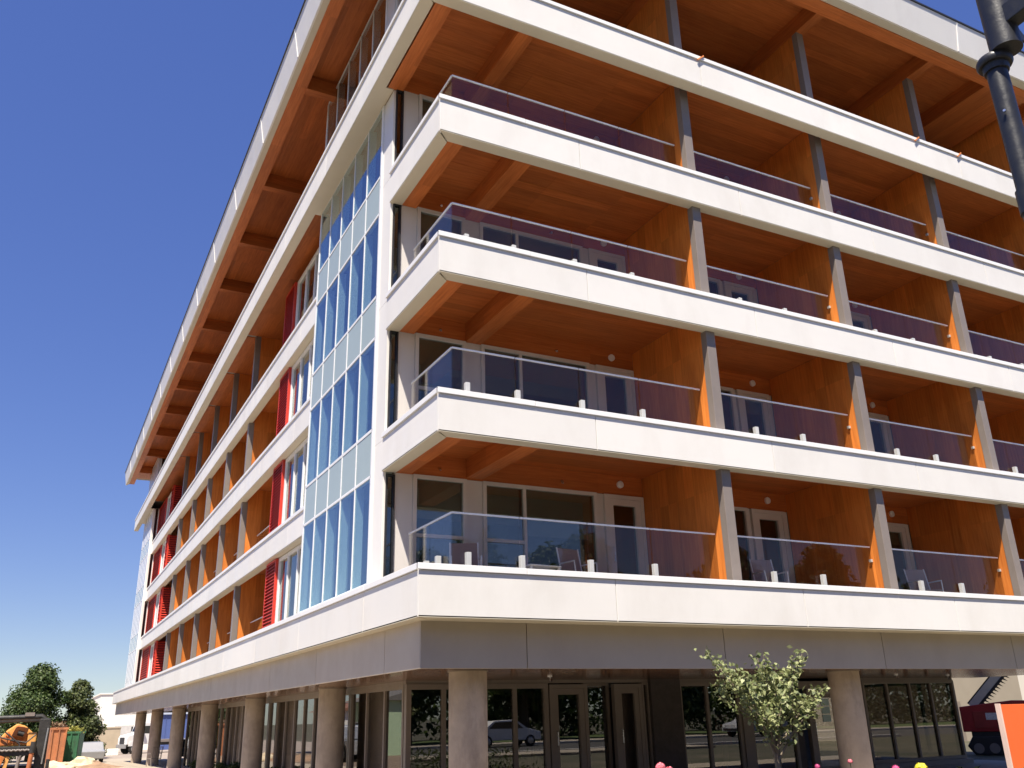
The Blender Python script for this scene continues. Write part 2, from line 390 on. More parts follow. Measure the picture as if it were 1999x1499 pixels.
# floor slabs and timber ceilings
for i in range(1, 6):
    dx, dy = (x5 + 0.27, y5 + 0.27) if i == 5 else (0.30, 0.29)
    B(dx, XE - 0.1, dy, YE - 0.2, CEIL[i - 1] + 0.035 if i > 1 else -0.5, T[i] - 0.11).build('floor_slab', M['floor'], bld)
def ceilings():
    for i in range(1, 5):
        z = CEIL[i]
        e0x, e0y = (x5 + 0.28, y5 + 0.28) if i == 4 else (0.30, 0.29)
        xs = [e0x, DIVX[0], DIVX[1], DIVX[2], DIVX[3]]
        for k in range(4):
            a = xs[k] + (DW if k else 0); b = xs[k + 1]
            n = 2 if k == 0 else 1
            for q in range(n):
                p0 = a + (b - a) * q / n; p1 = a + (b - a) * (q + 1) / n
                for (ya, yb) in ((e0y, 1.55), (1.556, YB)):
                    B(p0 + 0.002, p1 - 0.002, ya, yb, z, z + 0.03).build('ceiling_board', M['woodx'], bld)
        ys = [9.1 if i < 4 else 2.95, 14.4] + DIVY + [44.0, FW0 - 0.1]
        for k in range(len(ys) - 1):
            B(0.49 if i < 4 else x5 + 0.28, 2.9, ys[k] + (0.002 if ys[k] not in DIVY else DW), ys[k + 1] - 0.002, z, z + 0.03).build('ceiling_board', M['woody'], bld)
        # corner beams
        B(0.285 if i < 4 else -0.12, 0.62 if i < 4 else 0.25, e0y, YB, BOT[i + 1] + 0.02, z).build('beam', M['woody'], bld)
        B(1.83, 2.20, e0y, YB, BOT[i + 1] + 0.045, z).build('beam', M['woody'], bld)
ceilings()

# partitions
def partition_front(x, i, end=False):
    z0, z1 = T[i] - 0.11, CEIL[i]
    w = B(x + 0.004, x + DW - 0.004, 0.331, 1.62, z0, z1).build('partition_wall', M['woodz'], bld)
    B(x + 0.004, x + DW - 0.004, 1.624, YB, z0, z1).build('timber_panel', M['woodz'], w)
    y0 = 0.15
    top = BOT[i + 1] + 0.003 if i < 4 else CEIL[4] if i == 4 else 15.13
    if i == 5: B(x + 0.03, x + DW - 0.03, 0.34, YB, z1 - 0.5, z1).build('beam_stub', M['woody'], bld)
    c = MB().box(x - 0.012, x + DW + 0.012, y0, 0.33, z0, top)
    c.build('end_cap', M['grey'], w, bevel=0.008)
def partition_side(y, i):
    z0, z1 = T[i] - 0.11, CEIL[i]
    xw = 0.22
    w = B(xw + 0.351, 2.9, y + 0.004, y + DW - 0.004, z0, z1).build('partition_wall', M['woodz'], bld)
    top = BOT[i + 1] + 0.003 if i < 4 else CEIL[4]
    B(xw + 0.15, xw + 0.35, y - 0.012, y + DW + 0.012, z0, top).build('end_cap', M['grey'], w, bevel=0.008)
for i in range(1, 6):
    for x in DIVX: partition_front(x, i)
for i in range(1, 5):
    for y in DIVY: partition_side(y, i)

# windows, doors
def window(axis, pl, a, b, z0, z1, splits=(), transoms=(), mat_f='frame', mat_g='g_win', fw=0.07, depth=0.10, name='window', out=-1, parent=None):
    """window in the plane pl across axis 'y' (faces -y, spans x) or 'x' (faces -x, spans y)"""
    def bx(p0, p1, d0, d1, c0, c1):
        return B(p0, p1, pl + d0, pl + d1, c0, c1) if axis == 'y' else B(pl + d0, pl + d1, p0, p1, c0, c1)
    f = MB()
    for q in ((a, a + fw, z0, z1), (b - fw, b, z0, z1), (a + fw, b - fw, z0, z0 + fw), (a + fw, b - fw, z1 - fw, z1)):
        m = bx(q[0], q[1], -0.03, depth, q[2], q[3]); f.raw(m.v, m.f)
    w = f.build(name, M[mat_f], parent or bld)
    xs = [a + fw] + list(splits) + [b - fw]
    for s in splits: bx(s - fw * 0.42, s + fw * 0.42, -0.022, depth - 0.01, z0 + fw, z1 - fw).build('mullion', M[mat_f], w)
    for k in range(len(xs) - 1):
        p0 = xs[k] + (fw * 0.42 if k else 0); p1 = xs[k + 1] - (fw * 0.42 if k < len(xs) - 2 else 0)
        zs = [z0 + fw] + [t for (kk, t) in transoms if kk == k] + [z1 - fw]
        for t in zs[1:-1]: bx(p0, p1, -0.018, depth - 0.02, t - fw * 0.45, t + fw * 0.45).build('transom', M[mat_f], w)
        for j in range(len(zs) - 1):
            c0 = zs[j] + (fw * 0.45 if j else 0); c1 = zs[j + 1] - (fw * 0.45 if j < len(zs) - 2 else 0)
            bx(p0, p1, 0.03, 0.038, c0, c1).build('pane', M[mat_g], w)
    return w
def door(axis, pl, a, b, z0, z1, mat_f='frame', mat_g='g_win', fw=0.14, handle=True, name='balcony_door'):
    d = window(axis, pl, a, b, z0, z1, mat_f=mat_f, mat_g=mat_g, fw=fw, name=name)
    bxs = (lambda p0, p1, d0, d1, c0, c1: B(p0, p1, pl + d0, pl + d1, c0, c1)) if axis == 'y' else (lambda p0, p1, d0, d1, c0, c1: B(pl + d0, pl + d1, p0, p1, c0, c1))
    # outer casing standing proud round the leaf
    f = MB()
    for q in ((a - 0.09, a - 0.004, z0, z1 + 0.09), (b + 0.004, b + 0.09, z0, z1 + 0.09), (a - 0.004, b + 0.004, z1 + 0.004, z1 + 0.09)):
        m = bxs(q[0], q[1], -0.045, 0.09, q[2], q[3]); f.raw(m.v, m.f)
    f.build('casing', M[mat_f], d)
    if handle:
        hx = a + fw * 0.5; zc = z0 + 1.05
        h = MB()
        if axis == 'y': h.tube([(hx, pl - 0.03, zc - 0.16), (hx, pl - 0.09, zc - 0.14), (hx, pl - 0.09, zc + 0.14), (hx, pl - 0.03, zc + 0.16)], 0.012, 8)
        h.build('handle', M['chrome'], d, smooth=True)
    return d

def wall_y(x0, x1, z0, z1, m='wall'): B(x0, x1, YB + 0.02, YB + 0.16, z0, z1).build('wall_panel', M[m], bld)
def bay_back(i):
    f0, c = T[i] - 0.11, CEIL[i]
    hd = T[i] + 2.32
    # first bay: narrow slot, pier, two-part window, door
    window('y', YB, 0.09, 0.27, f0, hd - 0.05, mat_f='black', fw=0.03, name='slot_window')
    wall_y(0.27, 0.655, f0, hd)
    window('y', YB, 0.66, 1.83, f0 + 0.02, hd, transoms=[(0, T[i] + 1.10)], fw=0.075)
    wall_y(1.835, 2.20, f0, hd)
    window('y', YB, 2.205, 4.99, f0 + 0.02, hd, splits=(3.18,), transoms=[(0, T[i] + 1.10)], fw=0.075)
    wall_y(4.995, 5.17, f0, hd)
    door('y', YB, 5.265, 6.14, f0 + 0.02, hd - 0.10)
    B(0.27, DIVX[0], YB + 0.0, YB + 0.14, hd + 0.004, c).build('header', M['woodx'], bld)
    for k in range(1, 4):
        x0, x1 = DIVX[k - 1] + DW, DIVX[k]
        window('y', YB, x0 + 0.02, x1 - 1.30, f0 + 0.02, hd, splits=((x0 + x1 - 1.3) / 2,), transoms=[(0, T[i] + 1.10)], fw=0.075)
        wall_y(x1 - 1.29, x1 - 1.20, f0, hd)
        door('y', YB, x1 - 1.10, x1 - 0.22, f0 + 0.02, hd - 0.10)
        wall_y(x1 - 0.12, x1, f0, hd)
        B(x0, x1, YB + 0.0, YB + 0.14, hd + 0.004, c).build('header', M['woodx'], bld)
    # lamps beside the doors and chrome sprinkler heads
    for k in range(4):
        x1 = DIVX[k]; xl = x1 - 0.62
        MB().tube([(xl, YB - 0.001, T[i] + 2.56), (xl, YB - 0.05, T[i] + 2.56), (xl, YB - 0.06, T[i] + 2.56)], [0.082, 0.082, 0.06], 20).build('wall_lamp', M['lampw'], bld, smooth=True)
    for xs in (1.22, 4.1):
        MB().tube([(xs, YB - 0.002, T[i] + 2.50), (xs, YB - 0.09, T[i] + 2.48), (xs - 0.02, YB - 0.10, T[i] + 2.44)], [0.03, 0.014, 0.03], 10).build('sprinkler_head', M['chrome'], bld, smooth=True)
    # rooms behind and blinds half way down
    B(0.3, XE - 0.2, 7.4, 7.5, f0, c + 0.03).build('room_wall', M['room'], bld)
    for k, (xa, xb) in enumerate(((0.75, 1.75), (2.3, 3.12), (3.24, 4.9))):
        dz = [1.0, 0.95, 0.9, 1.1][(i + k) % 4] * (0.95 if k else 0.9)
        B(xa, xb, YB + 0.14, YB + 0.145, hd - dz, hd - 0.05).build('roller_blind', M['sheer'], bld)
    for k in range(1, 4):
        x1 = DIVX[k]
        if (i + k) % 2: B(x1 - 1.0, x1 - 0.3, YB + 0.14, YB + 0.145, hd - 0.55, hd - 0.08).build('roller_blind', M['sheer'], bld)
for i in range(1, 5): bay_back(i)
# fifth level street front: recessed glazing in the shade
f0 = T[5] - 0.11
for k in range(4):
    x0 = [0.2, DIVX[0] + DW, DIVX[1] + DW, DIVX[2] + DW][k]; x1 = DIVX[k]
    window('y', YB, x0 + 0.02, x1 - 0.02, f0, T[5] + 2.5, splits=((x0 * 2 + x1) / 3, (x0 + 2 * x1) / 3), fw=0.075)
    B(x0, x1, YB, YB + 0.14, T[5] + 2.504, 15.6).build('header', M['woodx'], bld)
B(0.3, XE - 0.2, 7.4, 7.5, f0, 15.6).build('room_wall', M['room'], bld)

# white corner post beside the curtain wall (faces the flank and the street)
for i in range(1, 6):
    z0 = T[i] - 0.11 if i > 1 else T[1] + 0.004
    z1 = (BOT[5] + 0.003 if i == 4 else CEIL[5] if i == 5 else T[i + 1] - 0.112)
    B(0.03, 0.085, YB + 0.002, CW0 - 0.02, z0 + 0.001, z1).build('corner_post', M['white'], bld, bevel=0.006)

# railings
def railing(segs, i, stubs):
    """segs: list of (p0, p1) 2-D glass runs; stubs: list of 2-D points"""
    z0 = T[i] + 0.05; z1 = T[i] + 1.03
    r = empty('balcony_railing', (segs[0][0][0], segs[0][0][1], T[i])); r.parent = bld
    r.matrix_parent_inverse = Matrix.Translation(-ORG['apartment_building'])
    ORG[r.name] = Vector((segs[0][0][0], segs[0][0][1], T[i]))
    for (a, b) in segs:
        MB().bar((*a, (z0 + z1) / 2), (*b, (z0 + z1) / 2), 0.014, z1 - z0).build('glass_panel', M['g_rail'], r)
        MB().bar((*a, z1 + 0.017), (*b, z1 + 0.017), 0.035, 0.03).build('top_rail', M['mull'], r)
    for (x, y) in stubs:
        B(x - 0.045, x + 0.045, y - 0.045, y + 0.045, T[i] - 0.0, T[i] + 0.36).build('stub_post', M['stub'], r, bevel=0.008)
    return r
for i in range(1, 5):
    yy, xx = 0.55, 0.49
    sx = [xx, 1.80, 3.22, 4.65, DIVX[0]]
    sy = [2.62, 1.55, yy]
    segs = [((xx, sy[0]), (xx, sy[1] + 0.012)), ((xx, sy[1] - 0.012), (xx, sy[2] + 0.012))]
    segs += [((sx[k] + (0.012 if k else 0), yy), (sx[k + 1] - 0.012, yy)) for k in range(4)]
    railing(segs, i, [(0.76, 0.48), (1.80, 0.48), (3.22, 0.48), (4.65, 0.48), (0.42, 1.0), (0.42, 1.55)])
    for k in range(1, 4):
        x0, x1 = DIVX[k - 1] + DW, DIVX[k]
        xs = [x0 + 0.02, x0 + 1.08, x0 + 2.44, x1 - 0.01]
        railing([((xs[q] + 0.008, yy), (xs[q + 1] - 0.008, yy)) for q in range(3)], i, [(xs[1] + 0.08, 0.48), (xs[2] + 0.08, 0.48)])
        B(x1 - 0.04, x1 + 0.002, yy - 0.02, yy + 0.05, T[i] + 0.72, T[i] + 0.78).build('rail_bracket', M['stub'], bld)
    # flank balconies
    ys = [14.8] + [y for y in DIVY]
    for k in range(len(ys) - 1):
        a = ys[k] + (DW if k else 0); b = ys[k + 1]
        railing([((1.0, a + 0.02), (1.0, (a + b) / 2 - 0.01)), ((1.0, (a + b) / 2 + 0.01), (1.0, b - 0.02))], i, [(0.93, (a + b) / 2)])
    railing([((1.0, DIVY[-1] + DW + 0.02), (1.0, 43.8))], i, [(0.93, 41.2)])

# ---------------- corner curtain wall
def curtain(y0, y1, n, full, x=0.0):
    cw = empty('curtain_wall', (x, y0, 0)); cw.parent = bld; cw.matrix_parent_inverse = Matrix.Translation(-ORG['apartment_building'])
    ORG[cw.name] = Vector((x, y0, 0))
    step = (y1 - y0) / n
    rows = []
    for i in range(1, 6):
        g0 = T[i] + (0.28 if i > 1 else 0.20); g1 = T[i + 1] - 0.72 if i < 4 else (BOT[5] + 0.02 if i == 4 else 15.40)
        if i == 5: g0 = T[5] + 0.02
        rows.append((g0, g1))
    for i in range(1, 6):
        g0, g1 = rows[i - 1]
        for k in range(n + 1):
            y = y0 + k * step
            w = 0.05 if 0 < k < n else 0.10
            zt = g1 if i >= 4 else rows[i][0]
            B(x - 0.004, x + 0.043, y - w / 2, y + w / 2, g0, zt - 0.001).build('mullion', M['mull'], cw, bevel=0.004)
            B(x + 0.045, x + 0.20, y - 0.022, y + 0.022, g0, g1).build('mullion_fin', M['mull'], cw)
        for k in range(n):
            a, b = y0 + k * step + 0.026, y0 + (k + 1) * step - 0.026
            B(x + 0.008, x + 0.016, a, b, g0 + 0.03, g1 - 0.03).build('pane', M['g_curt'] if full else M['pale_pane'], cw)
            for zc in (g0, g1):
                B(x - 0.004, x + 0.10, a, b, zc - 0.03, zc + 0.03).build('transom', M['mull'], cw)
            if i < 4:
                B(x + 0.006, x + 0.06, a, b, g1 + 0.03, rows[i][0] - 0.03).build('spandrel', M['spand'], cw)
    B(x - 0.045, x + 0.2, y0 - 0.3, y1 + 0.06, T[1] + 0.003, rows[0][0] - 0.031).build('sill', M['mull'], cw)
    # curtains and back walls of the rooms
    for i in range(1, 6):
        g0, g1 = rows[i - 1]
        for k in range(n):
            a = y0 + k * step
            if full and i < 3 and (k * 3 + i * 2) % 4 != 1:
                B(x + 0.36, x + 0.37, a + 0.40, a + 0.62, g0 - 0.1, g1 + 0.2).build('curtain', M['sheer'], cw)
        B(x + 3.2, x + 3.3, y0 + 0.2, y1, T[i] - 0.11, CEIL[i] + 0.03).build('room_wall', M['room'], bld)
    return cw
curtain(CW0 + 0.03, CW1 - 0.05, 5, True)
B(0.04, 3.2, CW1 - 0.02, CW1 + 0.05, T[1], BOT[5]).build('side_wall', M['white'], bld)
B(0.04, 3.2, CW1 - 0.02, CW1 + 0.05, T[5] - 0.11, 15.6).build('side_wall', M['wall'], bld)
curtain(FW0 + 0.05, FW1, 5, False)

# ---------------- flank: windows, red louvres
slat_me = MB().raw([(0, -0.5, 0), (0, 0.5, 0), (0.06, 0.5, 0.055), (0.06, -0.5, 0.055), (0, -0.5, 0.012), (0, 0.5, 0.012), (0.06, 0.5, 0.067), (0.06, -0.5, 0.067)],
                   [(0, 3, 2, 1), (4, 5, 6, 7), (0, 1, 5, 4), (1, 2, 6, 5), (2, 3, 7, 6), (3, 0, 4, 7)]).mesh('slat', M['red'])
def louvre(x, y0, y1, z0, z1, n, side=0.0, nside=0):
    """louvred shutter facing the flank; side > 0 gives it a louvred return facing the street"""
    back = 0.16 if not side else 0.10
    f = MB().box(x, x + back, y0, y0 + 0.05, z0, z1); f.box(x, x + back, y1 - 0.04, y1, z0, z1)
    f.box(x, x + back - 0.03, y0 + 0.05, y1 - 0.04, z0, z0 + 0.05); f.box(x, x + back - 0.03, y0 + 0.05, y1 - 0.04, z1 - 0.05, z1)
    
    s = f.build('louvre_shutter', M['red'], bld)
    B(x + 0.07, x + 0.09, y0 + 0.051, y1 - 0.041, z0 + 0.05, z1 - 0.05).build('backing', M['redback'], s)
    for k in range(n):
        z = z0 + 0.06 + (z1 - z0 - 0.17) * k / (n - 1)
        o = link('slat', slat_me, s); o.location = (x + 0.001, (y0 + y1) / 2 + 0.005, z); o.scale = (1, y1 - y0 - 0.092, 1)
        o.rotation_euler = (0, 0, 0)
    if side: B(x + back, x + side, y0 + 0.062, y0 + 0.09, z0, z1).build('backing', M['redback'], s)
    for k in range(nside):
        z = z0 + 0.06 + (z1 - z0 - 0.17) * k / (nside - 1)
        o = link('slat', slat_me, s); o.rotation_euler = (0, 0, math.pi / 2)
        o.location = (x + (back + side) / 2, y0 - 0.012, z); o.scale = (1, side - back, 1)
for i in range(1, 5):
    z0, z1 = T[i] + 0.03, BOT[i + 1] - 0.02
    window('x', 0.47, CW1 + 0.08, 13.42, z0, z1, splits=(10.1, 11.2, 12.3), mat_f='mull', fw=0.10, depth=0.12)
    louvre(0.36, 13.46, 14.72, z0, z1, 22)
    B(0.56, 2.9, 14.72, 14.80, T[i] - 0.11, CEIL[i]).build('side_wall', M['woodz'], bld)
    window('x', 0.50, 44.1, 46.75, z0, z1, splits=(45.4,), mat_f='mull', fw=0.10, depth=0.12)
    louvre(0.40, 46.8, FW0 - 0.05, z0, z1, 16)
    louvre(0.38, 43.2, 44.05, z0, z1, 10, side=2.4, nside=16)
    # rear wall and glazing of the flank balconies
    ys = [14.8] + DIVY + [43.2]
    for k in range(len(ys) - 1):
        a = ys[k] + (DW if k else 0); b = ys[k + 1]
        window('x', 2.92, a + 0.02, b - 1.2, T[i] - 0.1, T[i] + 2.32, splits=((a + b - 1.2) / 2,), fw=0.08)
        B(2.92, 3.05, b - 1.19, b, T[i] - 0.1, T[i] + 2.32).build('wall_panel', M['wall'], bld)
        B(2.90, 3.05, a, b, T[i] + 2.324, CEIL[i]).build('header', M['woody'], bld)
    B(6.0, 6.1, 7.5, YE - 1, T[i] - 0.11, CEIL[i]).build('room_wall', M['room'], bld)
    # return wall of the far bay with its dark slot, seen from the street
    B(0.01, 0.17, FW0 + 0.001, FW0 + 0.06, T[i] + 0.001, T[i + 1] - 0.001 if i < 4 else BOT[5]).build('return_wall', M['white'], bld)
    window('y', FW0 + 0.03, 0.171, 0.34, T[i] + 0.1, BOT[i + 1], mat_f='black', fw=0.03, name='slot_window')
    B(0.341, 0.52, FW0 + 0.001, FW0 + 0.06, T[i] + 0.001, BOT[i + 1]).build('return_wall', M['white'], bld)
    B(0.0 + 0.17, 0.52, FW0 + 0.001, FW0 + 0.06, BOT[i + 1] + 0.03, T[i + 1] - 0.002 if i < 4 else BOT[5] + 0.04).build('return_wall', M['white'], bld)
B(0.05, 3.0, FW1 + 0.05, FW1 + 0.15, T[1], 15.5).build('side_wall', M['white'], bld)
# top storey of the flank, recessed
f0 = T[5] - 0.11
cuts = [CW1 + 0.06, 13.6, 18, 22.4, 26.8, 31.2, 35.6, 40, 44.4, FW0 - 0.05]
for k in range(len(cuts) - 1):
    a, b = cuts[k], cuts[k + 1]
    window('x', 2.3, a + 0.16, b - 0.16, f0, T[5] + 2.5, splits=((a + b) / 2,), fw=0.08)
    B(2.29, 2.42, a + 0.02, b - 0.02, T[5] + 2.504, 15.6).build('header', M['woody'], bld)
    B(2.2, 2.42, b - 0.15, b + 0.15, f0, 15.15).build('pier', M['grey'], bld)
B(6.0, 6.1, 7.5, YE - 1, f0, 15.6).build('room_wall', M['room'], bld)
# corner post of the top storey
B(0.0, 0.16, 2.95, 3.45, f0, 15.4).build('corner_post', M['wall'], bld, bevel=0.006)
B(0.15, 0.25, YB + 0.001, 3.0, f0, 15.4).build('corner_post', M['grey'], bld)

# closing walls on the hidden sides
B(XE - 0.12, XE, 0.5, YE, -0.5, 15.6).build('end_wall', M['wall'], bld)
B(0.3, XE - 0.13, YE - 0.15, YE, -0.5, 15.6).build('end_wall', M['wall'], bld)

# ---------------- roof
def roof():
    r = empty('roof', (0, 0, 15)); r.parent = bld; r.matrix_parent_inverse = Matrix.Translation(-ORG['apartment_building'])
    xl, yf, xr, yb = -1.56, -1.41, XE + 1.3, YE + 1.0
    B(xl + 0.1, xr - 0.1, yf + 0.1, yb - 0.1, 15.64, 16.05).build('roof_deck', M['floor'], r)
    ti = 0.15
    # tilted metal fascia in sheets with vertical seams
    cuts = [yf] + [2.6 + 4.4 * k for k in range(13)] + [yb]
    for k in range(len(cuts) - 1):
        a, b = cuts[k] + (0.006 if k else 0), cuts[k + 1] - 0.006
        a2 = a + (ti if k == 0 else 0)
        MB().raw([(xl, a, 16.08), (xl, b, 16.08), (xl + ti, b, 15.14), (xl + ti, a2, 15.14), (xl + 0.05, a + (0.05 if k == 0 else 0), 16.08), (xl + 0.05, b, 16.08), (xl + ti + 0.05, b, 15.14), (xl + ti + 0.05, a2 + (0.05 if k == 0 else 0), 15.14)],
                 [(0, 3, 2, 1), (4, 5, 6, 7), (0, 1, 5, 4), (1, 2, 6, 5), (2, 3, 7, 6), (3, 0, 4, 7)]).build('fascia_sheet', M['white'], r)
    cuts = [xl] + [4.2 + 5.6 * k for k in range(3)] + [xr]
    for k in range(len(cuts) - 1):
        a, b = cuts[k] + (0.006 if k else 0), cuts[k + 1] - 0.006
        a2 = a + (ti if k == 0 else 0)
        MB().raw([(a, yf, 16.08), (b, yf, 16.08), (b, yf + ti, 15.14), (a2, yf + ti, 15.14), (a + (0.05 if k == 0 else 0), yf + 0.05, 16.08), (b, yf + 0.05, 16.08), (b, yf + ti + 0.05, 15.14), (a2 + (0.05 if k == 0 else 0), yf + ti + 0.05, 15.14)],
                 [(0, 3, 2, 1), (4, 5, 6, 7), (0, 1, 5, 4), (1, 2, 6, 5), (2, 3, 7, 6), (3, 0, 4, 7)]).build('fascia_sheet', M['white'], r)
    for k in range(1, 4):
        xs = 4.2 + 5.6 * (k - 1)
        MB().bar((xs, yf + 0.0, 16.07), (xs, yf + ti - 0.012, 15.15), 0.035, 0.03, up=(0, -1, 0)).build('seam', M['coping'], r)
    for k in range(13):
        y = 2.6 + 4.4 * k
        MB().bar((xl + 0.0, y, 16.07), (xl + ti - 0.012, y, 15.15), 0.03, 0.035, up=(0, 1, 0)).build('seam', M['coping'], r)
    # black drip edge on top
    B(xl - 0.03, xl + 0.12, yf - 0.03, yb, 16.085, 16.135).build('drip_edge', M['black'], r)
    B(xl + 0.121, xr, yf - 0.03, yf + 0.12, 16.085, 16.135).build('drip_edge', M['black'], r)
    # beige strip, rim beam, ceiling
    x1, x2 = -1.20, -0.86; y1, y2 = -1.00, -0.62
    MB().prism([(xl + ti + 0.05, yf + ti + 0.05), (x1, y1), (x1, yb - 0.5), (xl + ti + 0.05, yb - 0.1)], 'z', 15.13, 15.16).build('soffit_strip', M['beige'], r)
    MB().prism([(xl + ti + 0.05, yf + ti + 0.05), (xr - 0.1, yf + ti + 0.05), (xr - 0.4, y1), (x1, y1)], 'z', 15.13, 15.16).build('soffit_strip', M['beige'], r)
    B(x1 + 0.001, x2, y1 + 0.001, yb - 0.7, 15.10, 15.6).build('rim_beam', M['woody'], r)
    B(x2 + 0.001, xr - 0.5, y1 + 0.001, y2, 15.10, 15.6).build('rim_beam', M['woodx'], r)
    B(xr - 0.9, xr - 0.5, y2 + 0.001, 12, 15.10, 15.6).build('rim_beam', M['woody'], r)
    bx = [x for x in DIVX[:3]]
    for x in bx: B(x - 0.02, x + DW + 0.06, y2 + 0.001, YB, 15.12, 15.6).build('roof_beam', M['woody'], r)
    B(17.4, 19.2, y2 + 0.001, YB + 4, 15.11, 15.6).build('roof_beam', M['woody'], r)
    by = [8.1, 13.7, 18.0, 22.3, 26.8, 31.2, 35.6, 40.2, 45.0, 50.2, 55.0]
    for y in by: B(x2 + 0.001, 2.3, y, y + 0.28, 15.08, 15.6).build('roof_beam', M['woodx'], r)
    yc = [y2] + by + [yb - 0.7]
    for k in range(len(yc) - 1): B(x2, 2.4, yc[k], yc[k + 1] - 0.004, 15.602, 15.635).build('ceiling_board', M['woody'], r)
    xc = [2.404] + bx + [xr - 0.5]
    for k in range(len(xc) - 1):
        for (a, b) in ((y2, 1.1), (1.104, YB + 4)): B(xc[k], xc[k + 1] - 0.004, a, b, 15.602, 15.635).build('ceiling_board', M['woodx'], r)
roof()

# ---------------- ground floor
def ground_floor():
    fb, ft = -1.55, BOT[1]
    fx, fy = -0.20, 0.20
    # recessed grey fascia with joints
    js = [fx] + [1.7, 5.9, 10.1, 14.3] + [XE]
    for k in range(len(js) - 1):
        B(js[k] + (0.008 if k else 0), js[k + 1] - 0.008, fy, fy + 0.05, fb, ft + 0.02).build('fascia_panel', M['fascia'], bld, bevel=0.004)
    js = [fy + 0.052] + [1.9 + 4.4 * k for k in range(13)] + [YE]
    for k in range(len(js) - 1):
        B(fx, fx + 0.05, js[k] + (0.008 if k else 0), js[k + 1] - 0.008, fb, ft + 0.02).build('fascia_panel', M['fascia'], bld, bevel=0.004)
    B(fx + 0.06, XE, fy + 0.06, YE, -1.45, -0.5).build('transfer_slab', M['dark'], bld)
    B(x5 + 0.27, fx - 0.002, fy, YE, ft + 0.001, ft + 0.03).build('soffit_strip', M['beige'], bld)
    B(x5 + 0.27, XE, y5 + 0.27, fy - 0.002, ft + 0.001, ft + 0.03).build('soffit_strip', M['beige'], bld)
    # soffit boards, glossy brown
    y = fy + 0.055
    while y < 5.3:
        B(fx + 0.055, XE, y, y + 0.29, -1.53, -1.46).build('soffit_board', M['soffit'], bld, bevel=0.006); y += 0.3
    for k in range(6):
        B(fx + 0.055 + k * 0.3, fx + 0.345 + k * 0.3, 5.3, YE - 0.2, -1.53, -1.46).build('soffit_board', M['soffit'], bld, bevel=0.006)
    for (x, y) in ((2.4, 4.4), (3.75, 3.1), (13.5, 2.9), (15.9, 3.3), (8.2, 3.1)):
        sp = MB().tube([(x, y, -1.53), (x, y, -1.56)], 0.05, 12).build('soffit_spot', M['lampw'], bld, smooth=True)
        MB().tube([(x, y, -1.56), (x + 0.01, y - 0.03, -1.64)], [0.018, 0.032], 10).build('spot_head', M['chrome'], sp, smooth=True)
    # columns
    for (x, y) in [(1.0, 1.05)] + [(1.0, 9.1 + 8.8 * k) for k in range(6)] + [(9.8, 1.1), (18.6, 1.1)]:
        g = gz(x, y)
        c = MB().tube([(x, y, g - 0.3), (x, y, -1.53)], 0.325, 36).build('column', M['conc'], bld, smooth=True)
        MB().tube([(x, y, -1.56), (x, y, -1.531)], 0.345, 36).build('collar', M['bronze'], c, smooth=True)
    # street-front glazing
    Y = 5.2; z0, z1 = GZ + 0.10, -1.60
    window('y', Y, 1.45, 4.86, z0, z1, splits=(2.31, 4.02), mat_f='bronze', mat_g='g_shop', fw=0.11, name='shop_window')
    door('y', Y, 4.98, 5.80, z0, z1 - 0.12, mat_f='bronze', mat_g='g_shop', fw=0.13, name='shop_door')
    window('y', Y + 0.2, 5.92, 6.62, z0, z1, mat_f='bronze', mat_g='g_shop', fw=0.06, name='shop_window')
    door('y', Y, 6.72, 7.32, z0, z1 - 0.12, mat_f='bronze', mat_g='g_shop', fw=0.12, name='shop_door')
    window('y', Y, 7.43, 7.62, z0, z1, mat_f='bronze', mat_g='g_shop', fw=0.05, name='shop_window')
    B(7.63, 8.50, Y - 0.12, Y + 0.3, GZ, -1.53).build('pier', M['pier'], bld)
    window('y', Y, 8.51, 10.40, z0, z1, splits=(9.38,), mat_f='bronze', mat_g='g_shop', fw=0.09, name='shop_window')
    B(10.41, 10.66, Y - 0.06, Y + 0.2, GZ, -1.53).build('pier', M['bronze'], bld)
    window('y', Y, 10.67, 12.2, z0, z1, splits=(11.5,), mat_f='bronze', mat_g='g_shop', fw=0.09, name='shop_window')
    B(12.21, 12.42, Y - 0.02, Y + 0.2, GZ, -1.53).build('pier', M['pier'], bld)
    d = door('y', Y, 12.75, 13.85, z0, z1 - 0.3, mat_f='bronze', mat_g='g_shop', fw=0.12, name='shop_door')
    nm = mat('notice_paper', (0.55, 0.72, 0.70), 0.7, var=0.03)
    for q in range(3): B(13.18, 13.46, Y - 0.004, Y + 0.026, -2.22 - 0.2 * q, -2.04 - 0.2 * q).build('notice', nm, d)
    B(13.96, 14.75, Y - 0.02, Y + 0.2, GZ, -1.53).build('pier', M['pier'], bld)
    B(12.43, 13.95, Y + 0.0, Y + 0.2, -1.79, -1.53).build('header', M['bronze'], bld)
    w = window('y', Y, 14.76, 18.5, GZ + 0.22, z1, splits=(15.73, 16.65, 17.5), mat_f='bronze', mat_g='g_shop', fw=0.08, name='shop_window')
    B(14.7, 18.62, Y - 0.12, Y + 0.12, GZ, GZ + 0.215).build('sill', M['grey'], w)
    # right end wall of the ground floor, glazed
    window('x', 18.47, Y + 0.12, 9.0, GZ + 0.22, z1, splits=(6.4, 7.7), mat_f='bronze', mat_g='g_shop', fw=0.08, name='shop_window')
    # bulkhead over the glazing
    B(1.44, 18.5, Y + 0.0, Y + 0.12, -1.598, -1.531).build('bulkhead', M['bronze'], bld)
    B(1.44, 1.56, Y + 0.13, 36, -1.598, -1.531).build('bulkhead', M['bronze'], bld)
    # flank glazing, one window per column bay
    ys = [5.33, 9.1, 17.9, 26.7, 35.8]
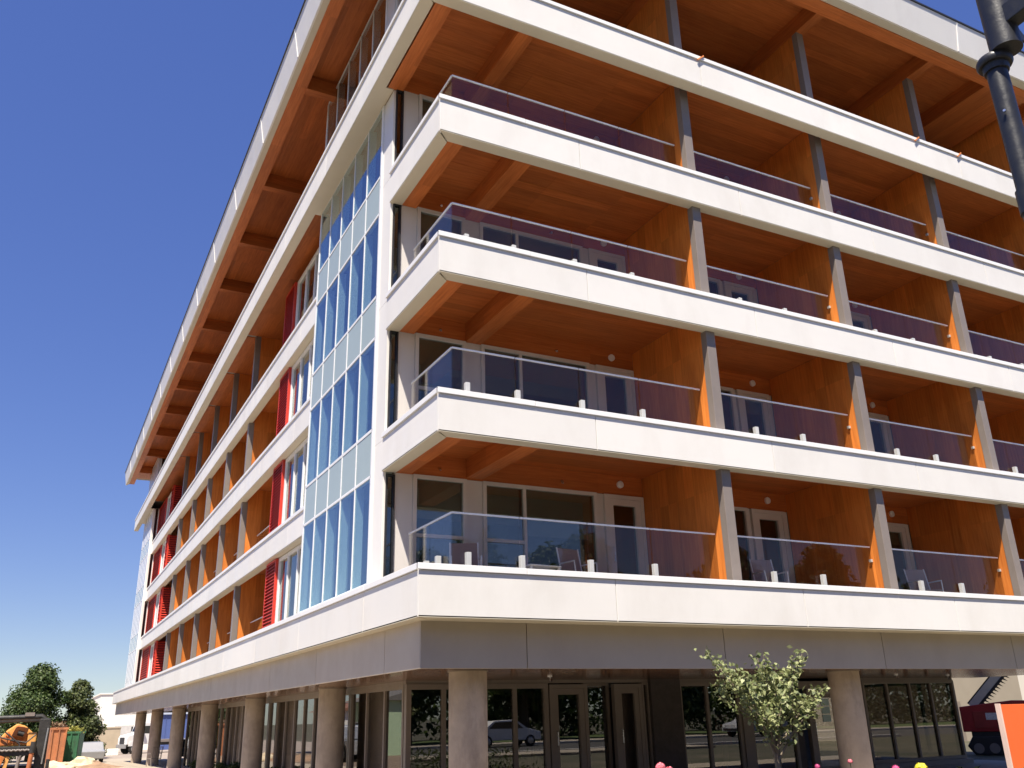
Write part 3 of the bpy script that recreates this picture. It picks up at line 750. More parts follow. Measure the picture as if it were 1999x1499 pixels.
    for k in range(4):
        a, b = ys[k] + 0.02, ys[k + 1] - 0.02
        n = round((b - a) / 1.07)
        zz = gz(0, b) + 0.10
        window('x', 1.48, a, b, zz, z1, splits=[a + (b - a) * q / n for q in range(1, n)], mat_f='bronze', mat_g='g_shop', fw=0.09, name='shop_window')
    # interior
    B(1.6, 18.4, 5.3, 36, gz(0, 36) - 0.1, GZ + 0.02).build('shop_floor', mat('shop_floor_tile', (0.10, 0.085, 0.07), 0.35, var=0.1), bld)
    B(7.5, 7.6, 11, 36, GZ, -1.53).build('inner_wall', M['dark'], bld)
    B(7.6, 18.4, 10.9, 11.0, GZ, -1.53).build('inner_wall', M['dark'], bld)
    B(1.6, 7.6, 35.8, 35.9, gz(0, 36), -1.53).build('inner_wall', M['dark'], bld)
    for q in range(6): B(5.95 + q * 0.16, 5.99 + q * 0.16, 8.2, 8.3, GZ, -1.7).build('inner_slat', M['bronze'], bld)
ground_floor()

# ------------------------------------------------------------------ trees and plants
def leaf_mesh(pts, nrm, size, name, material, aspect=1.9, cup=0.25):
    """one bent leaf (two triangles pairs) per point, as one mesh"""
    n = len(pts)
    nrm = nrm / (np.linalg.norm(nrm, axis=1, keepdims=True) + 1e-9)
    t = np.cross(nrm, RNG.normal(size=(n, 3))); t /= (np.linalg.norm(t, axis=1, keepdims=True) + 1e-9)
    b = np.cross(nrm, t)
    L = (size * RNG.uniform(0.65, 1.25, n))[:, None]; Wd = L / aspect
    v = np.stack([pts - t * L * 0.5, pts + b * Wd * 0.5 + nrm * cup * Wd, pts + t * L * 0.5, pts - b * Wd * 0.5 + nrm * cup * Wd], 1).reshape(-1, 3)
    me = bpy.data.meshes.new(name)
    me.vertices.add(n * 4); me.vertices.foreach_set('co', v.astype(np.float32).ravel())
    me.loops.add(n * 4); me.loops.foreach_set('vertex_index', np.arange(n * 4, dtype=np.int32))
    me.polygons.add(n); me.polygons.foreach_set('loop_start', np.arange(0, n * 4, 4, dtype=np.int32))
    me.polygons.foreach_set('loop_total', np.full(n, 4, dtype=np.int32))
    me.update(calc_edges=True); me.validate()
    me.materials.append(material); return me

BARK = mat('bark', (0.10, 0.075, 0.055), 0.9, var=0.3, scale=9, bump=0.6, bscale=25, stretch=(1, 1, 0.2))
BARK_Y = mat('young_bark', (0.20, 0.16, 0.115), 0.85, var=0.25, scale=14, bump=0.3)
def crown_points(lobes, n, shell=0.55):
    w = np.array([l[3] * l[4] for l in lobes], float); w /= w.sum()
    idx = RNG.choice(len(lobes), n, p=w)
    d = RNG.normal(size=(n, 3)); d /= np.linalg.norm(d, axis=1, keepdims=True)
    r = shell + (1 - shell) * RNG.random(n) ** 0.6
    r *= 1 + 0.22 * np.sin(d[:, 0] * 7 + idx) * np.sin(d[:, 2] * 6 + idx * 2)
    c = np.array([l[:3] for l in lobes])[idx]; rad = np.array([[l[3], l[3], l[4]] for l in lobes])[idx]
    return c + d * r[:, None] * rad, d
def big_tree(h, rx, nl, leaf, lm, seed, conic=0.0, name='broadleaf_tree'):
    rs = np.random.default_rng(seed)
    root = empty(name)
    lobes = []
    for k in range(nl):
        u = rs.random(); z = h * (0.16 + 0.72 * u)
        env = rx * (math.sin(math.pi * min(1, 0.22 + 0.75 * u)) ** 0.8) * (1 - conic * u)
        a = rs.random() * 6.283; q = env * rs.uniform(0.2, 0.8)
        s = rx * rs.uniform(0.30, 0.46) * (1 - 0.35 * u)
        lobes.append((math.cos(a) * q, math.sin(a) * q, z, s, s * rs.uniform(0.6, 0.95)))
    trunk = MB().tube([(0, 0, -0.2), (0.05, 0.02, h * 0.15), (-0.06, 0.05, h * 0.4), (0.02, -0.03, h * 0.75)], [h * 0.035, h * 0.026, h * 0.018, h * 0.006], 10)
    for l in lobes[::2]:
        z0 = max(h * 0.12, l[2] * 0.55)
        trunk.tube([(0, 0, z0), (l[0] * 0.5, l[1] * 0.5, (z0 + l[2]) / 2 + 0.1), (l[0], l[1], l[2])], [h * 0.011, h * 0.007, h * 0.002], 6)
    trunk.build('trunk', BARK, root, smooth=True)
    p, d = crown_points(lobes, int(430 * nl), 0.25)
    nr = d + RNG.normal(size=d.shape) * 0.7; nr[:, 2] += 0.5
    link('crown', leaf_mesh(p, nr, leaf, 'crown', lm), root)
    return root
LEAF_D = leafmat('dark_leaf', (0.028, 0.055, 0.014), (0.06, 0.10, 0.024), (0.115, 0.155, 0.045))
LEAF_M = leafmat('olive_leaf', (0.03, 0.05, 0.014), (0.07, 0.095, 0.026), (0.15, 0.165, 0.05))
LEAF_Y = leafmat('young_leaf', (0.09, 0.12, 0.04), (0.22, 0.25, 0.10), (0.45, 0.47, 0.23))

t = big_tree(7.7, 3.3, 66, 0.25, LEAF_D, 3, conic=0.3)
place(t, (-5.2, 75, gz(0, 75)), 0.5, 1.06)
tag(t, 'wide dark green tree at the far left behind the orange machine', 'tree')
t = big_tree(6.9, 2.6, 54, 0.24, LEAF_M, 11, conic=0.45)
place(t, (-1.95, 75.5, gz(0, 75)))
tag(t, 'narrower olive green pointed tree next to the pale low building', 'tree')
# row of street trees on the opposite pavement, seen only as reflections
proto = big_tree(13.5, 4.6, 44, 0.48, LEAF_D, 21)
place(proto, (-19, -36, GZ), 0.4)
tag(proto, 'leafy street tree across the road, mirrored in the balcony glass', 'tree', 'street trees across the road')
for k, (x, y, s_, r_) in enumerate([(-10, -38, 1.08, 1.9), (-1, -36, 0.9, 3.3), (8, -37, 1.12, 4.4), (17, -36, 0.95, 0.9), (27, -38, 1.05, 2.6), (38, -36, 1.0, 5.2), (50, -38, 1.1, 1.2), (-30, -30, 1.0, 2.2), (-34, -14, 1.1, 4.0)]):
    c = copy_tree(proto); place(c, (x, y, GZ), r_, s_)

def woodland():
    n = 70000
    x = RNG.uniform(-75, 95, n); top = 10.0 + 2.8 * np.sin(x * 0.31) + 1.8 * np.sin(x * 0.83 + 1) + 1.2 * np.sin(x * 1.9)
    z = RNG.random(n) ** 0.8 * top; y = -47 + RNG.normal(size=n) * 2.0 * np.sqrt(np.clip(1 - z / (top + 0.5), 0.05, 1))
    p = np.stack([x, y, z + GZ], 1); nn = RNG.normal(size=p.shape); nn[:, 2] += 0.5; nn[:, 1] += 0.4
    tag(link('woodland', leaf_mesh(p, nn, 0.5, 'woodland', LEAF_D, aspect=1.5)), 'dense dark green woodland beyond the street, mirrored in the glass', 'woodland', kind='stuff')
woodland()

def young_tree():
    """slender street tree planted before the shop front: branches reach up and out in a vase"""
    root = empty('young_tree')
    rs = random.Random(5)
    tr = MB()
    tr.tube([(0, 0, -0.1), (0.01, 0.0, 0.6), (-0.01, 0.01, 1.18)], [0.045, 0.038, 0.034], 10)
    tips = []; segs = []
    ends = [(-1.0, 0.1, 2.42), (-0.72, -0.25, 2.1), (-0.45, 0.3, 2.22), (-0.12, -0.1, 2.40), (0.08, 0.25, 2.38), (0.34, -0.2, 2.30), (0.78, 0.05, 2.42), (0.62, 0.35, 2.1),
            (0.98, -0.1, 1.93), (-0.5, -0.4, 1.62), (0.45, -0.45, 1.72), (-0.78, 0.2, 1.85), (0.1, 0.5, 1.95), (0.0, -0.5, 2.0), (-0.3, 0.0, 1.98), (0.25, 0.1, 2.02)]
    for e in ends:
        z0 = rs.uniform(0.95, 1.25)
        m = (e[0] * 0.45, e[1] * 0.45, z0 + (e[2] - z0) * 0.52 + 0.02)
        pts = [(0, 0, z0), m, e]
        tr.tube(pts, [0.02, 0.012, 0.004], 6)
        segs.append((Vector(m), Vector(e))); segs.append((Vector((0, 0, z0)).lerp(Vector(m), 0.5), Vector(m)))
        for q in range(3):
            p = Vector(m).lerp(Vector(e), rs.uniform(0.05, 0.75))
            d = Vector((rs.uniform(-1, 1), rs.uniform(-1, 1), rs.uniform(0.1, 1))).normalized() * rs.uniform(0.16, 0.32)
            tr.tube([p, p + d], [0.006, 0.002], 5); segs.append((p, p + d))
    tr.build('trunk', BARK_Y, root, smooth=True)
    P_, N_ = [], []
    for a, b in segs:
        n = int(15 + (b - a).length * 70)
        for q in range(n):
            f = rs.uniform(0, 1.04); p = a.lerp(b, f)
            o = Vector((rs.gauss(0, 1), rs.gauss(0, 1), rs.gauss(0, 0.8))) * 0.055
            P_.append(p + o); N_.append(Vector((rs.gauss(0, 0.7), rs.gauss(-0.2, 0.7), rs.uniform(0.2, 1.2))))
    link('crown', leaf_mesh(np.array(P_), np.array(N_), 0.08, 'crown', LEAF_Y, aspect=1.6), root)
    return root
t = young_tree(); place(t, (3.94, -3.0, GZ), 0, 1.0)
tag(t, 'small young tree with pale green leaves in front of the shop windows', 'tree')

# planting bed with flowers in the foreground
def plant_bed():
    soil = mat('planting_soil', (0.05, 0.035, 0.025), 0.95, var=0.3, scale=8, bump=0.6)
    b = MB()
    xs = np.linspace(-3.5, 9.5, 27); ys = np.linspace(-8.0, -2.2, 13)
    v = [(x, y, GZ + 0.03 + 0.16 * math.sin((x + 3.5) / 13 * math.pi) * math.sin((y + 8) / 5.8 * math.pi) + RNG.normal() * 0.012) for y in ys for x in xs]
    n = len(xs); f = [(j * n + i, j * n + i + 1, (j + 1) * n + i + 1, (j + 1) * n + i) for j in range(len(ys) - 1) for i in range(n - 1)]
    tag(MB().raw(v, f).build('planting_bed', soil), kind='structure')
    stemm = mat('flower_stem', (0.06, 0.10, 0.03), 0.7, var=0.2)
    leafm = LEAF_M
    pink = mat('pink_petal', (0.72, 0.19, 0.23), 0.6, var=0.15, scale=20); yel = mat('yellow_petal', (0.70, 0.62, 0.04), 0.6, var=0.12, scale=20); mag = mat('magenta_petal', (0.55, 0.08, 0.22), 0.6, var=0.15, scale=20)
    def flower(x, y, top, pm, label, r, seed):
        rs = random.Random(seed); h = top - GZ - 0.08
        root = empty('flowering_plant')
        st = MB()
        for q in range(5):
            a = rs.uniform(0, 6.28); e = (math.cos(a) * rs.uniform(0.02, 0.16), math.sin(a) * rs.uniform(0.02, 0.16), h * rs.uniform(0.6, 0.92))
            if q == 0: e = (0, 0, h - r)
            st.tube([(0, 0, 0), (e[0] * 0.4, e[1] * 0.4, e[2] * 0.5), e], [0.007, 0.006, 0.004], 6)
        st.build('stem', stemm, root, smooth=True)
        pts = RNG.normal(size=(90, 3)) * [0.1, 0.1, 0.01]; pts[:, 2] = RNG.uniform(0.05, h * 0.82, 90)
        nn = RNG.normal(size=(90, 3)); nn[:, 2] += 0.8
        link('foliage', leaf_mesh(pts, nn, 0.12, 'foliage', leafm, aspect=2.8), root)
        # a head of rings of petals
        n_ = 70; g = np.arange(n_) + 0.5; ph = np.arccos(1 - 1.3 * g / n_); th = np.pi * (1 + 5 ** 0.5) * g
        d = np.stack([np.cos(th) * np.sin(ph), np.sin(th) * np.sin(ph), np.cos(ph)], 1)
        link('bloom', leaf_mesh(d * r * 0.75 + [0, 0, h - r], d, r * 0.8, 'bloom', pm, aspect=1.2), root)
        place(root, (x, y, GZ + 0.08)); tag(root, label, 'flower')
    flower(0.13, -5.5, -2.745, pink, 'pink flower head on the left in front of the dark brown pier', 0.055, 1)
    flower(0.27, -5.45, -2.79, pink, 'lower pink flower close beside the taller pink one', 0.055, 2)
    flower(2.22, -5.5, -2.85, mag, 'magenta flower just right of the young tree', 0.03, 3)
    flower(2.72, -5.5, -2.82, pink, 'small pink flower in front of the right round column', 0.03, 4)
    flower(3.42, -5.5, -2.91, mag, 'magenta flower below the right shop window', 0.05, 5)
    flower(3.84, -5.5, -2.90, yel, 'yellow flower head below the right shop window', 0.075, 6)
    # low mixed planting below, uncountable
    p = np.stack([RNG.uniform(-3, 9, 5200), RNG.uniform(-7.6, -2.6, 5200), RNG.uniform(0, 1, 5200) ** 1.4 * 0.62 + GZ + 0.08], 1)
    cl = np.sin(p[:, 0] * 3.1) * np.sin(p[:, 1] * 2.7 + 1) ; p = p[cl > -0.35]
    nn = RNG.normal(size=p.shape); nn[:, 2] += 0.6
    o = link('ground_cover', leaf_mesh(p, nn, 0.16, 'ground_cover', leafm, aspect=3.2))
    tag(o, 'low green ground cover planting in the bed', 'plants', kind='stuff')
    # grass blades that rise into view
    bl = MB()
    for q in range(46):
        x = random.choice([2.25, 2.35, 2.5, 3.3, 3.5, 1.9]) + random.gauss(0, 0.12); y = -5.5 + random.gauss(0, 0.12); h = random.uniform(0.75, 1.08)
        dx, dy = random.gauss(0, 0.16), random.gauss(0, 0.1)
        w = 0.006
        bl.raw([(x - w, y, GZ + 0.05), (x + w, y, GZ + 0.05), (x + w * 0.8 + dx * 0.35, y + dy * 0.3, GZ + h * 0.7), (x - w * 0.8 + dx * 0.35, y + dy * 0.3, GZ + h * 0.7), (x + dx, y + dy, GZ + h)],
               [(0, 1, 2, 3), (3, 2, 4)])
    tag(bl.build('ornamental_grass', stemm), 'thin ornamental grass blades between the flowers', 'grass', kind='stuff')
plant_bed()

# ------------------------------------------------------------------ street lamp at the right edge
def street_lamp():
    root = empty('street_lamp', (0, 0, 0))
    bm_ = mat('black_pole_paint', (0.018, 0.019, 0.024), 0.4, var=0.18, scale=7, bump=0.12, bscale=60)
    g0 = GZ
    MB().tube([(0, 0, 0), (0, 0, 0.04), (0, 0, 0.05)], [0.2, 0.2, 0.16], 24).build('base_plate', bm_, root, smooth=True)
    MB().tube([(0, 0, 0.03), (0, 0, 5.06)], [0.060, 0.055], 28).build('pole', bm_, root, smooth=True)
    MB().tube([(0, 0, 5.06), (0, 0, 5.075), (0, 0, 5.095), (0, 0, 5.11)], [0.088, 0.096, 0.096, 0.088], 32).build('collar', bm_, root, smooth=True)
    MB().tube([(0, 0, 5.02), (0, 0, 5.06)], [0.066, 0.072], 28).build('neck_ring', bm_, root, smooth=True)
    MB().tube([(0, 0, 5.11), (0, 0, 7.2)], [0.084, 0.084], 32).build('upper_shaft', bm_, root, smooth=True)
    d = Vector((-0.05, -1.0, 0)).normalized(); n = Vector((-d.y, d.x, 0))
    br = MB()
    a = d * 0.08
    for off in (-0.02,):
        br.bar(a + Vector((0, 0, 5.30)), d * 0.75 + Vector((0, 0, 5.30)), 0.10, 0.12)
    br.build('bracket_arm', bm_, root, bevel=0.006)
    MB().prism([(0, 5.38), (0.42, 5.38), (0.05, 5.75), (0, 5.75)], 'y', -0.008, 0.008).build('gusset', bm_, root)
    gus = root.children[-1]; gus.matrix_parent_inverse = Matrix.Rotation(math.atan2(d.y, d.x), 4, 'Z') @ Matrix.Translation((0.085, 0, 0))
    MB().tube([(0, 0, 4.10), (0, 0, 4.24)], [0.065, 0.065], 28).build('clamp_ring', bm_, root, smooth=True)
    MB().bar((0.05, -0.02, 4.17), (0.20, -0.10, 4.17), 0.06, 0.09).build('clamp_lug', bm_, root, bevel=0.008)
    MB().tube([(-0.062, -0.02, 4.72), (-0.072, -0.024, 4.72)], 0.008, 8).build('bolt', M['chrome'], root)
    place(root, (-1.127, -11.012, GZ))
    tag(root, 'black steel street lamp post with collar at the upper right edge', 'street lamp')
street_lamp()

# ------------------------------------------------------------------ right background
def right_side():
    # pale building across the lot
    b = empty('pale_commercial_building', (46, 40, gz(0, 40)))
    cream = mat('cream_stucco', (0.68, 0.62, 0.52), 0.85, var=0.05, scale=0.6, bump=0.15)
    B(42, 75, 31, 52, gz(0, 40) - 0.2, 1.6).build('wall', cream, b)
    B(41.9, 75.1, 30.9, 52.1, 1.6, 1.9).build('parapet', mat('tan_parapet', (0.5, 0.44, 0.36), 0.8), b)
    w = B(56.3, 57.6, 30.94, 31.0, -3.1, -1.65).build('window', M['black'], b)
    B(56.38, 57.1, 30.90, 30.938, -3.0, -1.75).build('pane', M['g_win'], w)
    B(57.15, 57.35, 30.90, 30.939, -3.05, -1.70).build('frame', M['lampw'], w)
    tag(b, 'pale cream commercial building behind the red trencher', 'building')
    tan = mat('shade_tan_wall', (0.33, 0.28, 0.21), 0.9, var=0.06, scale=0.7, bump=0.15)  # shadowed wall tone is put into the base colour
    b2 = empty('shade_tan_shed', (42, 25, gz(0, 30)))
    B(38.5, 46.0, 22.0, 28.5, gz(0, 30) - 0.2, 0.4).build('wall', tan, b2)
    MB().prism([(38.3, 0.4), (46.2, 0.4), (42.2, 1.6)], 'y', 21.8, 28.7).build('roof', mat('shed_roof', (0.22, 0.2, 0.18), 0.8), b2)
    B(39.5, 40.5, 21.95, 21.999, gz(0, 25), gz(0, 25) + 2.1).build('door', M['bronze'], b2)
    tag(b2, 'low shed, wall shade put into its tan colour, beyond the glazed right corner of the ground floor', 'shed')
    # red chain trencher
    t = empty('chain_trencher')
    redm = mat('machine_red', (0.36, 0.02, 0.025), 0.4, var=0.15, scale=5); blk = M['black']
    MB().prism([(-1.15, 0.78), (1.2, 0.78), (1.2, 1.78), (0.55, 1.80), (-1.15, 1.62)], 'y', -0.55, 0.55).build('hood', redm, t, bevel=0.03)
    MB().prism([(-0.75, 0.9), (0.95, 0.9), (0.95, 1.45), (-0.75, 1.45)], 'y', -0.575, -0.552).build('side_door', mat('machine_red_door', (0.30, 0.03, 0.025), 0.5, var=0.2), t, bevel=0.008)
    dec = mat('worn_white_decal', (0.62, 0.60, 0.60), 0.6, var=0.25, scale=25)
    B(-0.35, 0.75, -0.584, -0.578, 1.17, 1.40).build('decal', dec, t)
    for y in (-0.45, 0.45):
        tr = MB().prism([(-1.1, 0.32), (-0.9, 0.02), (0.9, 0.02), (1.15, 0.32), (0.95, 0.62), (-0.9, 0.62)], 'y', y - 0.16, y + 0.16).build('track', blk, t, bevel=0.03)
        for xx in (-0.75, -0.25, 0.25, 0.75): MB().tube([(xx, y - 0.18, 0.24), (xx, y + 0.18, 0.24)], 0.17, 14).build('roller', M['grey'], tr, smooth=True)
    B(-0.9, 1.0, -0.5, 0.5, 0.5, 0.80).build('chassis', blk, t)
    # digging boom raised over the hood, chain with teeth
    a = Vector((-0.75, -0.1, 1.62)); e = Vector((0.75, -0.1, 3.15)); dd = (e - a).normalized(); up = Vector((-dd.z, 0, dd.x))
    bo = MB().bar(a, e, 0.14, 0.26).build('digging_boom', mat('boom_cream', (0.55, 0.5, 0.42), 0.6), t, bevel=0.01)
    MB().bar(a - up * 0.17, e - up * 0.17, 0.16, 0.09).build('chain', blk, bo); MB().bar(a + up * 0.15, e + up * 0.15, 0.1, 0.05).build('chain_return', blk, bo)
    for k in range(17):
        p = a + (e - a) * (k + 0.5) / 17 - up * 0.21
        MB().raw([p + Vector((0, -0.10, 0)), p + Vector((0, 0.10, 0)), p + dd * 0.07 + Vector((0, 0.10, 0)), p + dd * 0.07 + Vector((0, -0.10, 0)), p - up * 0.16 + dd * 0.07 + Vector((0, 0.0, 0))],
                 [(0, 1, 2, 3), (0, 1, 4), (1, 2, 4), (2, 3, 4), (3, 0, 4)]).build('tooth', blk, bo)
    MB().tube([e + Vector((0, -0.1, 0)), e + Vector((0, 0.1, 0))], 0.17, 14).build('nose_wheel', blk, bo, smooth=True)
    place(t, (25.3, 8.9, gz(0, 9)), -0.95, 1.0)
    tag(t, 'dusty red chain trencher with black toothed boom parked at the right', 'trencher')
    # orange board in front of it
    ob = mat('orange_board_paint', (0.80, 0.145, 0.03), 0.55, var=0.04, scale=2)
    s = empty('orange_site_board', (4.2, -7.0, GZ)); s.rotation_euler = (0, 0, 0)
    B(3.35, 4.75, -7.02, -6.99, GZ + 0.32, -2.29).build('board', ob, s, bevel=0.004)
    B(3.325, 3.348, -7.03, -6.98, GZ + 0.3, -2.28).build('edge_strip', mat('pale_edge', (0.75, 0.55, 0.45), 0.6), s)
    for x in (3.7, 4.5): B(x - 0.03, x + 0.03, -6.985, -6.94, GZ, -2.4).build('post', M['bronze'], s)
    tag(s, 'plain orange site board standing at the lower right edge', 'sign')
right_side()

# ------------------------------------------------------------------ left background
def dumpster(name, w, d, h, m, label, loc, rz, lid=None, fill=None):
    r = empty(name)
    hw, hd = w / 2, d / 2; tp = 1.08
    sh = MB()
    o = [(-hw, -hd), (hw, -hd), (hw, hd), (-hw, hd)]
    v = [(x, y, 0.12) for x, y in o] + [(x * tp, y * tp, h) for x, y in o] + [(x * 0.94 * tp, y * 0.94 * tp, h) for x, y in o] + [(x * 0.92, y * 0.92, 0.2) for x, y in o]
    f = [(3, 2, 1, 0)] + [(i, (i + 1) % 4, 4 + (i + 1) % 4, 4 + i) for i in range(4)] + [(4 + i, 4 + (i + 1) % 4, 8 + (i + 1) % 4, 8 + i) for i in range(4)] + [(8 + i, 8 + (i + 1) % 4, 12 + (i + 1) % 4, 12 + i) for i in range(4)] + [(12, 13, 14, 15)]
    sh.raw(v, f).build('bin', m, r)
    for k in range(3):
        x = -hw * 0.86 + k * hw * 0.86
        MB().raw([(x - 0.04, -hd - 0.002, 0.15), (x + 0.04, -hd - 0.002, 0.15), (x * tp + 0.04, -hd * tp - 0.002, h - 0.12), (x * tp - 0.04, -hd * tp - 0.002, h - 0.12),
                  (x - 0.04, -hd - 0.07, 0.15), (x + 0.04, -hd - 0.07, 0.15), (x * tp + 0.04, -hd * tp - 0.07, h - 0.12), (x * tp - 0.04, -hd * tp - 0.07, h - 0.12)],
                 [(0, 1, 2, 3), (7, 6, 5, 4), (0, 4, 5, 1), (1, 5, 6, 2), (2, 6, 7, 3), (3, 7, 4, 0)]).build('rib', m, r)
    B(-hw * tp - 0.05, hw * tp + 0.05, -hd * tp - 0.06, -hd * tp + 0.03, h - 0.11, h + 0.02).build('rim', m, r)
    B(-hw * tp - 0.05, hw * tp + 0.05, hd * tp - 0.03, hd * tp + 0.06, h - 0.11, h + 0.02).build('rim', m, r)
    for x in (-hw * 0.8, hw * 0.8): B(x - 0.06, x + 0.06, -hd * 0.9, hd * 0.9, 0, 0.12).build('skid', M['black'], r)
    if fill:
        p = RNG.normal(size=(420, 3)) * [hw * 0.45, hd * 0.4, 0.13] + [0, 0, h + 0.02]
        wst = link('waste', leaf_mesh(p, RNG.normal(size=p.shape), 0.22, 'waste', fill, aspect=2.5), r); wst['kind'] = 'stuff'
    place(r, loc, rz); tag(r, label, 'dumpster'); return r
def left_side():
    orm = mat('faded_orange_steel', (0.52, 0.20, 0.085), 0.65, var=0.14, scale=2.5, dirt=((0.30, 0.13, 0.07), 2.2, (1, 1, 0.3)))
    grn = mat('green_steel', (0.035, 0.15, 0.07), 0.55, var=0.15, scale=2.5, dirt=((0.03, 0.06, 0.035), 2.0, (1, 1, 0.3)))
    dumpster('orange_dumpster', 0.88, 1.3, 2.35, orm, 'tall faded orange steel dumpster behind the site machine', (-3.78, 55, gz(0, 55)), 0.12, fill=leafmat('debris', (0.12, 0.06, 0.04), (0.2, 0.12, 0.07), (0.3, 0.2, 0.1)))
    dumpster('green_dumpster', 0.95, 1.3, 2.1, grn, 'dark green steel dumpster filled with yellow green cuttings', (-2.72, 56.5, gz(0, 56)), -0.25, fill=leafmat('cuttings', (0.15, 0.16, 0.03), (0.28, 0.27, 0.05), (0.45, 0.42, 0.1)))
    # bushes by the low wall
    for k, (x, y, r, lab) in enumerate([(-3.0, 72, 1.5, 'rounded green bush behind the green dumpster'), (-0.6, 73, 1.3, 'yellowish green bush before the low pale wall'), (-7.2, 66, 1.7, 'pale green bush at the left frame edge behind the machine')]):
        b = empty('bush'); rs = np.random.default_rng(40 + k)
        lob = [(rs.uniform(-0.5, 0.5) * r, rs.uniform(-0.5, 0.5) * r, rs.uniform(0.3, 0.8) * r, r * 0.45, r * 0.4) for _ in range(9)]
        p, d = crown_points(lob, 2600, 0.4)
        MB().tube([(0, 0, -0.1), (0, 0, r * 0.6)], [0.06, 0.03], 6).build('stem', BARK, b)
        link('foliage', leaf_mesh(p, d + RNG.normal(size=d.shape) * 0.6, 0.16, 'foliage', LEAF_M), b)
        place(b, (x, y, gz(0, y))); tag(b, lab, 'bush')
    for k, (y, lab) in enumerate([(13.2, 'low dark shrub at the foot of the flank glazing before the second column'), (15.4, 'low dark shrub beside the third column from the corner'), (21.8, 'low dark shrub between the third and fourth columns'), (24.4, 'low dark shrub by the fourth column from the corner'), (30.5, 'low dark shrub farthest along the flank glazing')]):
        b = empty('shrub'); rs = np.random.default_rng(80 + k); r = 0.42
        p, d = crown_points([(rs.uniform(-0.4, 0.4) * r, rs.uniform(-1, 1) * r, rs.uniform(0.3, 0.8) * r, r * 0.5, r * 0.42) for _ in range(8)], 1100, 0.3)
        MB().tube([(0, 0, -0.05), (0, 0, r * 0.6)], [0.02, 0.01], 6).build('stem', BARK, b)
        link('foliage', leaf_mesh(p, d + RNG.normal(size=d.shape) * 0.6, 0.075, 'foliage', LEAF_D), b)
        place(b, (1.22, y, gz(0, y) + 0.09)); tag(b, lab, 'shrub')
    # white low building with parapet, low wall
    g = gz(0, 100)
    wb = empty('pale_low_building', (10, 108, g))
    wm = mat('whitewashed_wall', (0.82, 0.78, 0.70), 0.85, var=0.04, scale=0.5, bump=0.1)
    B(1.2, 26, 100, 116, g - 0.2, 1.05).build('wall', wm, wb)
    B(1.1, 26.1, 99.9, 116.1, 1.05, 1.2).build('parapet', wm, wb)
    B(3.0, 6.0, 99.97, 100.0, g, g + 2.6).build('roller_door', mat('roller_door', (0.55, 0.53, 0.5), 0.7), wb)
    tag(wb, 'long pale whitewashed low building behind the truck', 'building')
    lw = empty('low_wall', (0.4, 92, g))
    lm = mat('beige_block_wall', (0.46, 0.38, 0.27), 0.9, var=0.08, scale=1.5, bump=0.2)
    B(-1.0, 3.0, 92, 92.4, g - 0.1, g + 2.35).build('wall', lm, lw); B(-1.05, 3.05, 91.95, 92.45, g + 2.35, g + 2.48).build('capping', lm, lw)
    tag(lw, 'beige low yard wall left of the white truck', 'wall')
    pl = B(-0.2, 2.4, 84, 84.9, g - 0.05, g + 0.55).build('concrete_ledge', wm, bevel=0.03); tag(pl, 'pale concrete ledge on the yard below the beige wall', 'ledge')
    # blue shed seen between the columns
    bs = empty('blue_shed', (12, 94, g))
    bm_ = mat('blue_sheet_metal', (0.08, 0.12, 0.30), 0.5, var=0.08, scale=1)
    B(7.6, 16, 97.0, 99.8, g, -1.2).build('wall', bm_, bs)
    MB().prism([(7.4, -1.2), (16.2, -1.2), (16.2, -0.95), (7.4, -0.7)], 'y', 96.8, 99.85).build('roof', mat('grey_blue_roof', (0.45, 0.5, 0.6), 0.5), bs)
    for k in range(13): B(7.9 + k * 0.6, 7.96 + k * 0.6, 96.95, 96.999, g, -1.25).build('rib', bm_, bs)
    tag(bs, 'blue sheet metal shed glimpsed between the far round columns', 'shed')
left_side()

# wheels and vehicles
tyre = mat('tyre_rubber', (0.02, 0.019, 0.018), 0.85, var=0.2, scale=10); rimm = mat('wheel_rim', (0.45, 0.44, 0.43), 0.35, metal=0.7, var=0.1)
carglass = glass('vehicle_glass', (0.12, 0.14, 0.15), 0.06)
def wheel(parent, x, y, r, w=0.24):
    wh = empty('wheel', (x, y, r)); wh.parent = parent
    s = 1 if y > 0 else -1
    MB().tube([(0, -w / 2, 0), (0, -w / 2 + 0.03, 0), (0, w / 2 - 0.03, 0), (0, w / 2, 0)], [r * 0.9, r, r, r * 0.9], 22).build('tyre', tyre, wh, smooth=True)
    MB().tube([(0, s * (w / 2 + 0.001), 0), (0, s * (w / 2 + 0.012), 0)], [r * 0.60, r * 0.52], 16).build('rim', rimm, wh, smooth=True)
    for c in wh.children: c.matrix_parent_inverse = Matrix.Identity(4)
    return wh
